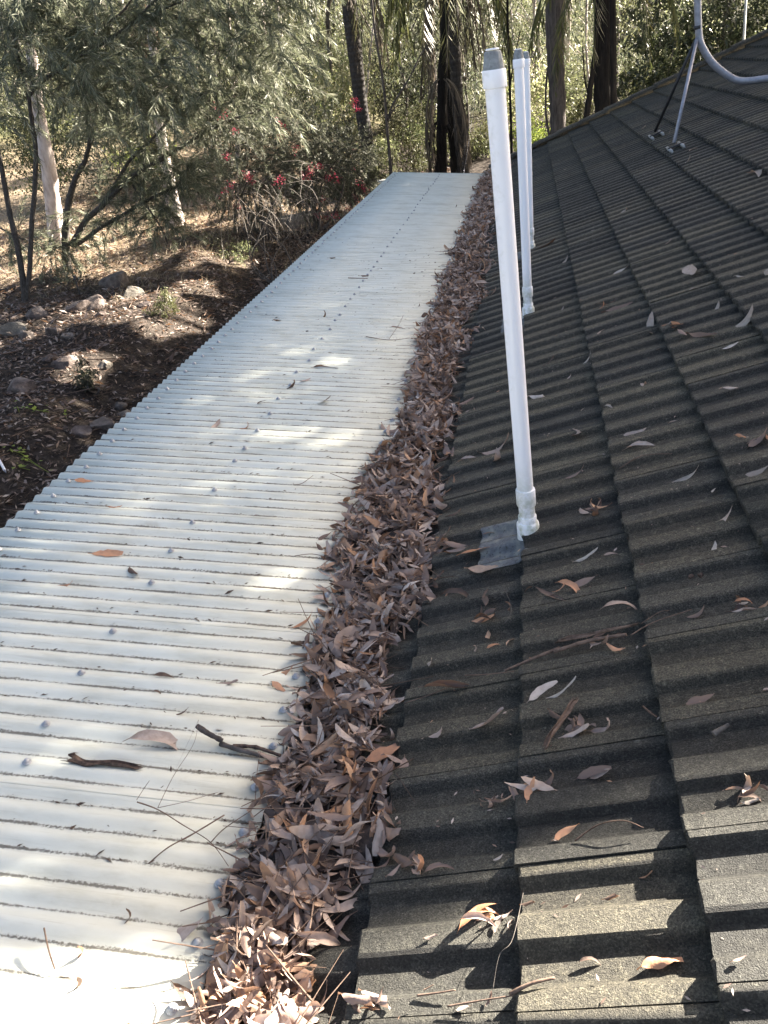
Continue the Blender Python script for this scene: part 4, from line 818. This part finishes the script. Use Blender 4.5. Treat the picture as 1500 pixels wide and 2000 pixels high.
# ---- trunks that stand in view
palm_a = trunk_tree([(728,366),(722,320),(712,250),(703,190),(694,110),(685,40),(676,-60),(670,-150)], [17,14,13,13,14,15,15,15], ghit(727,366)[1], 'leaning dark ringed palm trunk beyond the far left corner of the metal roof', M_PALMBARK, 'palm', name='palm', rough=.03)
palm_b = trunk_tree([(905,352),(900,280),(893,180),(885,60),(880,-60),(877,-150)], [13,12,11,12,13,14], 25.0, 'ringed palm trunk just behind the far end of the metal roof', M_PALMBARK, 'palm', name='palm', rough=.03)
palm_c = trunk_tree([(890,352),(886,290),(879,190),(871,90),(866,0),(860,-140)], [9,8,9,10,10,10], 26.2, 'thin blackish trunk hugging the ringed palm behind the far roof end', M_DBARK, 'tree', name='dark_tree')
def fronds(t, top, n, L, m, droop=1.0, az0=None, name='frond', dead=False):
    for k in range(n):
        a = az0[k] if az0 else 2 * math.pi * k / n + RNG.normal(0, .25); el = .1 if dead else RNG.uniform(.1, .9); P = [np.array(top, float)]; d = np.array([math.cos(a) * math.cos(el), math.sin(a) * math.cos(el), math.sin(el)])
        for i in range(10): d = d + np.array([0, 0, -.22 * droop * (1 + .05 * i)]); d /= np.linalg.norm(d); P.append(P[-1] + d * L / 10)
        P = smoothpath(P, 22); st = tube(P, np.linspace(.022, .005, 22), 5); N = 64; i = RNG.integers(2, 22, N); sgn = np.where(np.arange(N) % 2, 1, -1)
        T = np.gradient(P, axis=0); T /= np.linalg.norm(T, axis=1)[:, None]; S = np.cross(T, [0, 0, 1.0]); S /= np.linalg.norm(S, axis=1)[:, None] + 1e-9
        xd = S[i] * sgn[:, None] * (.25 if dead else .6) + T[i] * .5 + np.array([0, 0, -.75]) + RNG.normal(0, .12, (N, 3)); LL = .55 * np.sin(np.pi * (.12 + .8 * i / 22)) * L / 3
        R = frame(xd, S[i] + .01) * np.stack([LL, LL * .07, LL * .2], -1)[:, None, :]; V, F = scatter(LEAF4[0], LEAF4[1], R, P[i]); f = part(name, mesh_np(name, *join([st, (V, F)])), m, t)
for t, px, py, Y in ((palm_a, 677, -75, palm_a.location.y), (palm_b, 878, -70, 25.0)):
    tp_ = at(px, py, Y); fronds(t, tp_, 12, 3.4, M_FROND, 1.5); fronds(t, tp_ - np.array([0, 0, .15]), 8, 2.9, M_DEADFROND, 2.2, name='dead_frond', dead=True)
stump = empty('dead_frond_skirt', grounded(at(855, 340, 24.3)), 'dark hanging mass of dead fronds left of the ringed palm', 'dead fronds')
tp_ = at(862, 150, 24.3); fronds(stump, tp_, 9, 2.5, M_DEADFROND, 2.6, name='dead_frond', dead=True); fronds(stump, at(858, 235, 24.3), 9, 1.5, M_DBARK, 2.8, name='dead_frond', dead=True)
part('stump', mesh_np('stump', *tube(smoothpath([np.array(stump.location) - np.array([0, 0, .1]), at(862, 260, 24.3), at(868, 60, 24.3), at(878, -60, 24.4)], 14), np.linspace(.2, .05, 14), 9, True, .1), True), M_DBARK, stump)
trunk_tree([(1091,330),(1090,250),(1088,180),(1085,100),(1084,20),(1083,-80),(1083,-160)], [16,15,16,17,18,18,18], 21.0, 'thick grey trunk hung with vines behind the far edge of the tiles', M_GBARK, name='gum_tree', branches=[([(1076,280),(1066,220),(1068,150),(1078,80)], [3, 2, 2, 2])])
big = trunk_tree([(1180,300),(1179,210),(1178,120),(1178,40),(1177,-60),(1177,-160)], [18,17,18,18,19,20], 19.0, 'broad black trunk behind the far edge of the tiles', M_DBARK, name='dark_tree')
fronds(big, at(1176, -75, 19.0), 9, 2.6, M_FROND, 1.5)
trunk_tree([(1200,290),(1199,200),(1198,100),(1197,20),(1196,-120)], [7,6,6,6,7], 18.6, 'narrow black trunk touching the right side of the broad black one', M_DBARK, name='dark_tree')
trunk_tree([(1138,270),(1148,210),(1156,150),(1163,90),(1168,20)], [6,6,5,4,3], 18.8, 'leaning dark stem meeting the broad black trunk', M_DBARK, name='dark_tree', branches=[([(1150,190),(1142,150),(1138,90)], [2, 1.6, 1.2])])
trunk_tree([(765,345),(757,260),(752,190),(742,120),(731,50),(722,-40)], [3.2,2.8,2.6,2.4,2.2,2], 23.0, 'slender grey sapling with a forking side branch behind the far roof end', M_GBARK, name='sapling', branches=[([(757,232),(768,203),(788,172),(806,140),(820,110),(834,92)], [2.2,2,1.8,1.6,1.2,.8]), ([(758,236),(770,212),(788,203)], [1.6,1.4,.8])])
trunk_tree([(1000,335),(998,240),(995,150),(992,60),(990,-60)], [3,2.6,2.4,2.4,2.2], 24.0, 'thin black sapling stem seen behind the nearest vent pipe', M_DBARK, name='sapling', branches=[([(996,170),(1004,120),(1016,60)], [1.6,1.3,1])])
trunk_tree([(112,482),(107,430),(99,360),(91,305),(82,255),(74,205),(66,150),(58,70),(52,-40)], [16,15,14,14,12,11,10,9,8], ghit(112,482)[1], 'leaning white gum trunk on the dry grass at the left', M_WHITEBARK, name='gum_tree', branches=[([(82,255),(66,215),(56,175)], [5, 4, 3])])
trunk_tree([(345,440),(338,400),(328,350),(318,290),(311,240),(305,180),(299,100),(294,0),(290,-100)], [17,14,13,11,10,10,9,9,8], ghit(344,440)[1], 'pale grey gum trunk on the dry grass behind the shrub', M_WHITEBARK, name='gum_tree')
yb = 36.0; trunk_tree([(305,395),(300,300),(292,210),(284,110),(274,20),(266,-80)], [28,27,27,27,27,27], yb, 'massive reddish rough-barked trunk lit by the sun at the upper left', M_REDBARK, name='gum_tree', sides=16)
trunk_tree([(470,380),(465,300),(461,240),(455,170),(448,80),(444,-40)], [6,5,5,5,4,4], 30.0, 'slim pale trunk glimpsed behind the red-flowered bushes', M_WHITEBARK, name='gum_tree')
# ---- slender trees of the wood
for k in range(64):
    px = RNG.uniform(380, 1500) if k < 52 else RNG.uniform(-20, 380); Y = RNG.uniform(28, 58); hw = RNG.uniform(.9, 3.0); lean = RNG.normal(0, 14); w = RNG.normal(0, 6)
    b = grounded(at(px, 200, Y)); q = project(b); pts = [(px, q[1]), (px + w, q[1] - 80), (px + lean * .5 - w, q[1] - 180), (px + lean, -40), (px + lean * 1.3, -160)]
    pale = RNG.random() < .34; br = []
    for j in range(3):
        u = RNG.uniform(.2, .8); y0 = q[1] * (1 - u); x0 = px + lean * u; sx = RNG.choice((-1, 1)); br.append(([(x0, y0), (x0 + sx * 14, y0 - 26), (x0 + sx * RNG.uniform(24, 48), y0 - RNG.uniform(40, 75))], [hw * .5, hw * .4, hw * .25]))
    t = trunk_tree(pts, [hw * 1.25, hw, hw, hw * .9, hw * .8], Y, 'slender pale-stemmed tree in the wood behind the roofs' if pale else 'slender dark-stemmed tree in the wood behind the roofs', M_WHITEBARK if pale else M_GBARK, group='slender pale trees of the wood' if pale else 'slender dark trees of the wood', name='forest_tree', sides=6, branches=br)
    cs = np.array([at(px + lean * u + RNG.normal(0, 30), q[1] * (1 - u), Y + RNG.normal(0, .9)) for u in RNG.uniform(.35, 1.6, 26)]); part('crown', mesh_np('crown', *leafcloud(cs, .45, 70, .17, .3, .9)), M_FOREST if RNG.random() < .75 else M_YGREEN, t)
# unseen wood added behind the photographer and to the left to block low sky light
cs = []
for k in range(420):
    a = RNG.uniform(math.radians(150), math.radians(345)); r = RNG.uniform(17, 30); cs.append((r * math.cos(a) * 1.0 + 1, r * math.sin(a) + 2, RNG.uniform(.5, 6.5)))
for k in range(160): cs.append((RNG.uniform(14, 30), RNG.uniform(-14, 3), RNG.uniform(1, 13)))
cs = np.array(cs); cs[:, 2] += terr(cs[:, 0], cs[:, 1]); q = project(cs); cs = cs[~((q[:, 2] > 0) & (q[:, 0] > -250) & (q[:, 0] < 1750))]
sw = link('added_woodland', mesh_np('added_woodland', *leafcloud(cs, 1.1, 60, .5, .45, .3)), M_FOREST); tag(sw, 'unseen wood added round the other sides of the house to cut low sky light', 'woodland', kind='stuff')
for px, py, Y, w, m, L, n, e, lab, grp in [
 (800,215,29,170,M_YGREEN,.10,80,90,'sunlit olive-green bush just behind the far end of the metal roof',None),(925,245,31,120,M_YGREEN,.10,60,80,'olive bush behind the ringed palm and the nearest pipe',None),(745,265,27,70,M_YGREEN,.09,40,70,'small olive bush between the leaning palm and the sapling',None),
 (1040,235,27,90,M_LIME,.10,40,60,'bright green bush behind the second vent pipe',None),(1132,195,25,70,M_YGREEN,.10,36,60,'yellow-green bush between the grey and the black trunks',None),(1238,128,25,120,M_YGREEN,.11,60,70,'sun-flecked bush just right of the black trunks',None),
 (262,268,ghit(260,345)[1],150,M_LIME,.10,46,60,'lime-green sunlit bush among the shade at the left',None),(655,90,29,110,M_WILLOW,.16,60,70,'pale willowy bush left of the leaning palm',None),(585,60,31,140,M_FOREST,.14,60,80,'tall dull green bush behind the red-flowered bushes',None),
 (430,90,30,220,M_FOREST,.14,90,80,'wide dull green thicket behind the pale gum',None),(160,120,27,240,M_FOREST,.13,90,80,'wide thicket behind the white gum trunk',None),(20,130,26,170,M_YGREEN,.13,70,80,'green thicket at the far left edge',None)]:
    bush(px, py, Y, w, lab, m, L, n, e, grp)
# dark glossy trees behind the ridge at the right
for px, py, Y, w, lab in [(1290,-20,21,170,'dark glossy-leaved tree behind the tiles, left of the mast'),(1400,-40,22,180,'dark glossy-leaved tree directly behind the mast'),(1500,-40,23,150,'dark glossy-leaved tree at the upper right corner')]:
    bush(px, py, Y, w, lab, M_DKGREEN, .13, 110, 80, None, 'evergreen_tree', 'tree', stems=7)
for k in range(46):                                                   # undergrowth farther back
    px = RNG.uniform(380, 1500) if k < 36 else RNG.uniform(-20, 380); Y = RNG.uniform(34, 58); i = RNG.integers(4); m = (M_FOREST, M_YGREEN, M_WILLOW, M_FOREST)[i]
    lab = ('dull green undergrowth bush in the wood', 'olive undergrowth bush in the wood', 'pale sunlit undergrowth bush in the wood', 'dull green undergrowth bush in the wood')[i]
    bush(px, RNG.uniform(30, 170), Y, RNG.uniform(90, 190), lab, m, .15, 40, 70, lab.split(' bush')[0] + ' bushes', stems=3)
# ---- weeping shrub in the left foreground: dark stems, fine drooping foliage
def strands(starts, dirs, n_steps, step, droop, needle, per, w, spread=.35):
    """drooping leafy twigs; returns twig lines and needles"""
    P = starts.copy(); D = dirs / np.linalg.norm(dirs, axis=1)[:, None]; pts = [P.copy()]; nV, tw = [], []
    for i in range(n_steps):
        D = D + np.array([0, 0, -droop]) + RNG.normal(0, .09, D.shape); D /= np.linalg.norm(D, axis=1)[:, None]; P = P + D * step; pts.append(P.copy())
        C = np.repeat(P, per, 0) + RNG.uniform(-.5, .5, (len(P) * per, 1)) * np.repeat(D, per, 0) * step
        xd = np.repeat(D, per, 0) + RNG.normal(0, spread, C.shape) + np.array([0, 0, -.25]); LL = RNG.uniform(.6, 1.3, len(C)) * needle
        R = frame(xd, RNG.normal(0, 1, C.shape)) * np.stack([LL, np.full(len(C), w), LL * .6], -1)[:, None, :]; nV.append(scatter(LEAF4[0], LEAF4[1], R, C))
    pts = np.stack(pts, 1); A = pts[:, :-1].reshape(-1, 3); B = pts[:, 1:].reshape(-1, 3); R = frame(B - A, np.array([.3, .5, .2])); n = len(A); ln = np.linalg.norm(B - A, axis=1); r = .0045
    tV = np.array([[0, 1, 0], [0, -.5, .87], [0, -.5, -.87], [1, 1, 0], [1, -.5, .87], [1, -.5, -.87]], float); tF = np.array([(0, 1, 4, 3), (1, 2, 5, 4), (2, 0, 3, 5)])
    return scatter(tV, tF, R * np.stack([ln, np.full(n, r), np.full(n, r)], -1)[:, None, :], A), join(nV)
YA = ghit(50, 588)[1]; YB = ghit(130, 527)[1]; YF = min(YA, YB)
SA = [([(50,592),(44,540),(34,480),(20,420),(6,345),(-12,250),(-30,140)], [8,7.5,7,6.5,6,5,4]), ([(52,590),(58,520),(62,440),(67,380),(70,300),(62,235),(56,185)], [7,6,6,6,5.5,5,5]), ([(56,188),(75,165),(110,140),(150,112),(200,85),(240,58),(290,14),(325,-25)], [5,5,5,5,4,3.5,3,2.5]),
      ([(110,140),(150,100),(200,52),(240,22),(268,-20)], [3.5,3,3,2.5,2]), ([(200,85),(250,52),(300,26),(352,4),(400,-15)], [3,3,2.5,2.2,1.8]), ([(56,185),(40,130),(28,70),(32,0),(42,-60)], [5,4.5,4,4,4]), ([(30,60),(52,20),(70,-30)], [3.5,3,3]), ([(64,70,YA+.8),(70,20,YA+.8),(95,-20,YA+.8)], [3.5,3,2.5])]
SB = [([(132,528),(128,480),(130,430),(137,382),(150,342),(165,318)], [11,10,9,7.5,6.5,6]), ([(140,480),(150,462),(168,430),(196,405),(230,370),(270,336),(320,308),(380,270),(420,248),(470,228),(545,205)], [8,8,7,6.5,6,5.5,5,4.2,3.6,3,2]),
      ([(145,480),(168,466),(200,442),(240,420),(280,396),(320,376),(352,366),(392,378)], [6,5,5,4.5,4,3.5,2.6,1.6]), ([(196,405),(225,360),(255,312),(300,270),(335,220),(350,150)], [5,4.5,4,3.5,3,2.4]), ([(165,318),(176,270),(172,205),(165,110),(168,0)], [6,5,4.5,4,3.4]), ([(276,400),(274,370),(279,330),(284,290)], [2.2,2,1.6,1.2]), ([(345,368),(358,345),(372,320)], [2,1.6,1.2]),
      ([(258,360),(285,400),(312,440),(328,476)], [2.6,2.4,2,1.6]), ([(0,445,YB-.6),(40,465,YB-.5),(100,482,YB-.3),(138,480,YB)], [2.6,2.2,2,1.6])]
for stems, base, lab, nm, reg in ((SA, ghit(52, 588), 'dark-stemmed weeping shrub at the left edge with two leaning trunks', 'weeping_shrub', 'A'), (SB, ghit(131, 528), 'weeping shrub whose dark boughs spread to the right over the dry grass', 'weeping_shrub', 'B')):
    YY = base[1]; t = empty(nm, base, lab, 'shrub', 'weeping shrubs on the bank')
    for i, (pts, hw) in enumerate(stems): part('branch' if i else 'trunk', mesh_np('trunk', *limb(pts, [q * .8 for q in hw], YY, 8, None, .07), True), M_SHRUBBARK, t)
    st = []
    for pts, hw in stems[2 if reg == 'A' else 1:]:                      # side twigs grow from the boughs
        Pth = smoothpath(path_px(pts, YY), 60); k = RNG.integers(10, 60, 34); st.append(Pth[k])
    st = np.concatenate(st); n = len(st); dr = RNG.normal(0, 1, (n, 3)) * np.array([1, 1, .5]) + np.array([.45, -.1, .45])
    fr = 380 if reg == 'A' else 500; up_ = []
    while len(up_) < fr:                                                 # upper crown
        px, py, yo = RNG.uniform(-40, 330) if reg == 'A' else RNG.uniform(150, 590), RNG.uniform(-130, 250), RNG.uniform(-1.6, 1.6)
        dens = 1.0 if py < 210 else .45
        if reg == 'B' and (px > 480 and py > 160): dens = .5
        if reg == 'A' and 20 < px < 130 and 150 < py: dens = .12
        if 205 < px < 310 and py < 110: dens = .06
        if RNG.random() < dens: up_.append(at(px, py, YY + yo))
    S_ = np.concatenate([st, np.array(up_)]); D_ = np.concatenate([dr, RNG.normal(0, 1, (fr, 3)) * np.array([1, 1, .4]) + np.array([.5, -.2, .25])])
    tw, nl = strands(S_, D_, 10, .085, .12, .20, 8, .0115, .42)
    part('twigs', mesh_np('twigs', *tw), M_SHRUBBARK, t); part('foliage', mesh_np('foliage', *nl), M_NEEDLE, t)
# ---- red-flowered bushes against the metal roof
FL = {'a': [(440,370),(452,362),(480,340),(493,352),(487,345),(550,350),(541,357),(421,208),(431,222),(437,213),(458,252),(441,306),(432,378),(466,400)], 'b': [(543,240),(551,247),(575,288),(600,342),(607,331),(621,325),(640,345),(660,350),(545,265),(596,346),(631,388),(622,420),(640,424),(655,420)], 'c': [(690,203),(699,212),(694,195),(689,290),(655,345),(648,338),(690,330),(697,355),(706,362),(712,370),(700,395),(693,388),(716,372),(672,374),(660,430),(680,405),(625,428)]}
for key, px, py, Y, w, lab in (('a', 470, 235, 20.5, 210, 'left red-flowered bush, with bleached drooping twigs below it'), ('b', 590, 225, 21.5, 170, 'middle red-flowered bush beside the metal roof'), ('c', 668, 262, 24.0, 100, 'right red-flowered bush at the foot of the leaning palm')):
    c = at(px, py, Y); b = grounded(c); H = c[2] - b[2]; W = w / 2 * project(c)[2] / FPX; t = empty('flowering_bush', b, lab, 'bush', 'red-flowered bushes')
    n = 300; q = rand_rot(n)[:, 0] * (RNG.random(n) ** .35)[:, None]; S_ = b + np.array([0, 0, H * .62]) + q * np.array([W, W * .7, H * .42]); D_ = q + RNG.normal(0, .5, (n, 3)) + np.array([0, 0, .2])
    tw, nl = strands(S_, D_, 6, .085, .13, .085, 14, .013, .7); part('twigs', mesh_np('twigs', *tw), M_SHRUBBARK, t); part('foliage', mesh_np('foliage', *nl), M_REDBUSH, t)
    part('stem', mesh_np('stem', *join([tube(smoothpath([b + RNG.normal(0, .1, 3) * np.array([1, 1, 0]) - np.array([0, 0, .1]), b + np.array([RNG.normal(0, W * .3), 0, H * .4]), S_[RNG.integers(n)]], 9), np.linspace(.035, .008, 9), 6) for _ in range(7)]), True), M_SHRUBBARK, t)
    for fx, fy in FL[key]:
        C = at(fx, fy, Y - W * .95 + RNG.uniform(-.15, .1)); m_ = 30; T = C + RNG.normal(0, .048, (m_, 3)); LL = RNG.uniform(.03, .07, m_); R = rand_rot(m_) * np.stack([LL, LL * .32, LL], -1)[:, None, :]
        tag(part('flower', mesh_np('flower', *scatter(LEAF4[0], LEAF4[1], R, T)), M_FLOWER, t), kind='stuff')
dt = empty('dead_twig_tangle', ghit(540, 560), 'tangle of bleached dead twigs drooping below the left red-flowered bush', 'dead twigs')
S_ = np.array([at(RNG.uniform(430, 640), RNG.uniform(320, 440), RNG.uniform(16.8, 19.5)) for _ in range(75)]); D_ = RNG.normal(0, .8, (75, 3)) + np.array([.6, -.2, .1])
tw, nl = strands(S_, D_, 13, .085, .12, .03, 1, .006); tw2, _ = strands(S_ + np.array([.1, 0, -.3]), -D_ * np.array([1, 1, .2]), 9, .075, .2, .03, 1, .006); part('twigs', mesh_np('twigs', *join([tw, tw2])), M_DEADTWIG, dt)
part('stem', mesh_np('stem', *join([tube(smoothpath([np.array(dt.location), np.array(dt.location) + np.array([RNG.normal(0, .4), .3, .5]), S_[RNG.integers(75)]], 8), np.linspace(.02, .008, 8), 5) for _ in range(6)]), True), M_SHRUBBARK, dt)
# low green tufts at the foot of the bushes and on the bank
for px, py, w, m, lab in [(400,468,110,M_FOREST,'low dark green shrub at the edge of the dry grass'),(460,500,70,M_YGREEN,'tuft of green weeds left of the dead twigs'),(318,606,60,M_YGREEN,'patch of green weeds in the sunny leaf litter'),(165,745,50,M_FOREST,'dark green tuft in the shaded litter'),(120,545,90,M_NEEDLE,'grey-green tuft at the foot of the weeping shrub')]:
    h = ghit(px, py + 15); bush(px, py - 12, h[1], w, lab, m, .06, 18, 40, None, 'weed_clump', 'weeds', stems=3)
# ---- the far wood: one mass of leaves and stems
n = 120000; Y = RNG.uniform(48, 120, n); X = (RNG.uniform(-.78, .42, n)) * Y; Z = terr(X, Y) + RNG.random(n) ** 1.15 * 17
keep = vnoise(X + Z * .5, Y + Z * 1.7, 1.8, 31) * .6 + vnoise(X - Z, Y + Z, .8, 32) * .4 > .40; X, Y, Z = X[keep], Y[keep], Z[keep]; n = len(X); LL = RNG.uniform(.16, .40, n) * (Y / 70) ; R = rand_rot(n) * np.stack([LL, LL * .45, LL * .6], -1)[:, None, :]
fV = [scatter(LEAF4[0], LEAF4[1], R, np.stack([X, Y, Z], -1))]
fw = link('far_woodland', mesh_np('far_woodland', *join(fV)), M_FOREST); tag(fw, 'far eucalypt wood closing the view behind everything', 'woodland', kind='stuff')
tv = []
for k in range(130):
    Y = RNG.uniform(46, 110); X = RNG.uniform(-.76, .42) * Y; z = float(terr(X, Y)); l = RNG.normal(0, .8, 2); r = RNG.uniform(.05, .2); tv.append(tube([(X, Y, z - .2), (X + l[0] * .4, Y, z + 6), (X + l[0], Y + l[1], z + 17)], [r, r * .8, r * .5], 5))
ft = link('far_trunks', mesh_np('far_trunks', *join(tv), True), M_WHITEBARK); tag(ft, 'crowd of pale stems in the far wood', 'woodland', kind='stuff')
# ------------------------------------------------------------------ bank: stones, litter, grass, small things
def rock(px, py, rpx, label, group=None, flat=.7):
    p = ghit(px, py); r = 1.2 * rpx * project(p)[2] / FPX; rg = np.random.default_rng(int(px * 7 + py)); import bmesh
    bm = bmesh.new(); bmesh.ops.create_icosphere(bm, subdivisions=3, radius=1); ax = [rg.normal(size=3) for _ in range(13)]; ax = [a / np.linalg.norm(a) for a in ax]; dd = [rg.uniform(.42, .85) for _ in ax]
    for v in bm.verts:
        c = np.array(v.co)
        for a, d in zip(ax, dd):
            s = c @ a
            if s > d: c = c - a * (s - d) * .97
        c = c * (1 + .05 * math.sin(c[0] * 9 + py) * math.sin(c[1] * 8 + px)); v.co = Vector((c[0] * r * rg.uniform(.99, 1.01) * 1.15, c[1] * r, c[2] * r * flat))
    me = bpy.data.meshes.new('rock'); bm.to_mesh(me); bm.free()
    for q in me.polygons: q.use_smooth = True
    me.set_sharp_from_angle(angle=math.radians(24))
    o = link('rock', me, M_ROCK); o.location = Vector(p) + Vector((0, 0, r * flat * .02)); o.rotation_euler = (rg.normal(0, .15), rg.normal(0, .15), rg.uniform(0, 6)); return tag(o, label, 'rock', group or 'stones of the garden bank')
for a in [(122,712,24,'rounded brown boulder in the middle of the bank'),(25,650,27,'pale lichen-spotted boulder at the left edge of the bank'),(55,660,20,'dark reddish stone right of the pale boulder'),(108,650,18,'small reddish stone left of the sunny spot on the bank'),(130,658,14,'small rounded tan stone below the ledge'),
 (200,618,13,'small pale upright stone under the ledge'),(178,598,24,'dark ledge stone beside the thin stake'),(222,560,34,'large reddish ledge boulder under the weeping shrub'),(258,578,22,'grey ledge stone right of the large reddish boulder'),(150,606,22,'dark ledge stone left of the thin stake'),(282,600,14,'small grey stone at the right end of the ledge'),
 (233,795,13,'pale squarish stone close to the free edge of the metal roof'),(240,812,15,'flat grey stone under the pale squarish one'),(205,830,26,'broad dark stone near the free edge of the metal roof'),(155,845,24,'dark sunken stone left of the broad dark one'),(50,760,30,'long sloping grey slab on the shaded bank'),(92,705,14,'grey stone left of the rounded boulder'),(575,440,42,'big rounded reddish boulder behind the dead twigs'),(205,715,14,'flat stone in the small sunny spot'),(75,618,20,'dark stone above the small reddish one')]: rock(*a)
n = 95000; X = RNG.uniform(-15, -2.35, n); Y = RNG.uniform(4.5, 30, n); Z = terr(X, Y) + RNG.uniform(.0, .035, n); az = RNG.uniform(0, 6.28, n); tl = RNG.normal(0, .35, n); LL = RNG.gamma(3.0, .022, n) + .02
R = frame(np.stack([np.cos(az) * np.cos(tl), np.sin(az) * np.cos(tl), np.sin(tl)], -1), np.array([0, 0, 1.0]) + RNG.normal(0, .4, (n, 3))) * np.stack([LL, LL * .3, LL], -1)[:, None, :]
ll = link('leaf_litter', mesh_np('leaf_litter', *scatter(LEAF4[0], LEAF4[1], R, np.stack([X, Y, Z], -1))), M_LITTER); tag(ll, 'fallen leaves and bark covering the bank below the roof', 'leaf litter', kind='stuff')
n = 2600; X = RNG.uniform(-14, -2.4, n); Y = RNG.uniform(5, 26, n); az = RNG.uniform(0, 6.28, n); LL = RNG.uniform(.12, .55, n); tV = np.array([[0, 1, 0], [0, -.5, .87], [0, -.5, -.87], [1, 1, 0], [1, -.5, .87], [1, -.5, -.87]], float); tF = np.array([(0, 1, 4, 3), (1, 2, 5, 4), (2, 0, 3, 5)])
R = frame(np.stack([np.cos(az), np.sin(az), RNG.normal(0, .12, n)], -1), np.array([.1, .1, 1.0])) * np.stack([LL, LL * .016, LL * .016], -1)[:, None, :]; ts = link('ground_twigs', mesh_np('ground_twigs', *scatter(tV, tF, R, np.stack([X, Y, terr(X, Y) + .02], -1))), M_TWIG); tag(ts, 'fallen twigs strewn over the bank', 'twigs', kind='stuff')
n = 60000; X = RNG.uniform(-26, -4.2, n); Y = RNG.uniform(13, 40, n); d = vnoise(X, Y, 1.6, 41) + .5 * vnoise(X, Y, .5, 42); keep = (d + np.clip((-X - 5) / 6, -1, .55) + np.clip((Y - 17) / 6, -1, .2) > 1.0); X, Y = X[keep], Y[keep]; n = len(X)
LL = RNG.uniform(.08, .26, n); xd = np.stack([RNG.normal(0, .6, n), RNG.normal(0, .6, n), RNG.uniform(.3, 1.1, n)], -1); R = frame(xd, RNG.normal(0, 1, (n, 3))) * np.stack([LL, np.full(n, .012), LL * 2], -1)[:, None, :]
gs = link('dry_grass', mesh_np('dry_grass', *scatter(LEAF4[0], LEAF4[1], R, np.stack([X, Y, terr(X, Y) - .01], -1))), M_STRAW); tag(gs, 'pale dry grass on the slope under the gums', 'grass', kind='stuff')
p = ghit(158, 582); sk = empty('sprinkler_stake', p, 'thin black irrigation stake standing by the ledge stones', 'garden stake'); h = at(158, 546, p[1])[2] - p[2]
part('stake', mesh_np('stake', *tube([p - np.array([0, 0, .1]), p + np.array([0, 0, h])], .012, 8), True), M_DARKSTEEL, sk); V, F = lathe([(.0001, h), (.045, h + .01), (.03, h + .03), (.025, h + .09), (.0001, h + .10)], 10); link('sprinkler_head', mesh_np('sprinkler_head', V, F, True), M_DARKSTEEL, sk)
a, b = ghit(13, 928), ghit(0, 906); rd = empty('white_rod', a, 'white rod end poking in at the left edge near the metal roof', 'rod'); part('rod_shaft', mesh_np('rod_shaft', *tube([a + np.array([0, 0, .06]), b + (b - a) * 2.0 + np.array([0, 0, .16])], .016, 10), True), M_PVC, rd); part('rod_tip', mesh_np('rod_tip', *tube([a + np.array([0, 0, .045]) + (a - b) * .12, a + np.array([0, 0, .06])], .010, 8), True), M_GALV, rd)
cb = ghit(748, 352); cb = at(748, 350, 25.5); cb = grounded(cb); blk = empty('concrete_block', cb, 'pale concrete block at the foot of the leaning palm', 'block')
part('block_body', mesh_np('block_body', *box(cb + np.array([0, 0, .22]), (.30, .30, .5))), M_CONCRETE, blk); part('block_cap', mesh_np('block_cap', *box(cb + np.array([0, 0, .50]), (.36, .36, .07))), M_CONCRETE, blk)
w0, w1 = grounded(at(872, 345, 20)), at(935, 130, 25.0); wv = [w0 + (w1 - w0) * u - np.array([0, 0, .25 * 4 * u * (1 - u)]) for u in np.linspace(0, 1, 14)]; wr = link('wire', mesh_np('wire', *tube(np.array(wv) - w0, .0032, 5), True), M_GALV, None, Matrix.Translation(Vector(w0))); tag(wr, 'thin wire strung up beside the ringed palm', 'wire')
# creeper and seedlings on the near bank
def sprout(pts, label, nleaf, L=.055):
    P = np.array([ghit(*q) + np.array([0, 0, .05]) for q in pts]); P = smoothpath(P, 14) if len(P) > 1 else np.repeat(P, 2, 0) + np.array([[0, 0, -.05], [0, 0, .03]]); t = empty('seedling', P[0], label, 'seedling')
    part('stem', mesh_np('stem', *tube(P, .005, 5), True), M_SEEDLING, t); T = P[RNG.integers(len(P), size=nleaf)] + RNG.normal(0, .03, (nleaf, 3)) + np.array([0, 0, .03]); LL = RNG.uniform(.7, 1.3, nleaf) * L
    R = frame(np.stack([RNG.normal(0, 1, nleaf), RNG.normal(0, 1, nleaf), RNG.normal(.1, .2, nleaf)], -1), np.array([0, 0, 1.0]) + RNG.normal(0, .25, (nleaf, 3))) * np.stack([LL, LL * .8, LL], -1)[:, None, :]
    for r_, t_ in zip(R[:14], T[:14]): V, F = scatter(LEAF4[0], LEAF4[1], r_[None], t_[None]); part('leaf', mesh_np('leaf', V, F), M_SEEDLING, t)
sprout([(22,888),(45,895),(70,912),(98,930)], 'green creeper shoot with pale stem close to the metal roof', 14); sprout([(58,806),(75,808),(98,812)], 'row of yellow-green seedling leaves on the dark bank', 12); sprout([(38,806)], 'single small seedling left of the yellow-green row', 4); sprout([(130,818)], 'tiny yellow seedling right of the yellow-green row', 3); sprout([(40,920),(62,926)], 'small dark green sprout below the creeper shoot', 7)
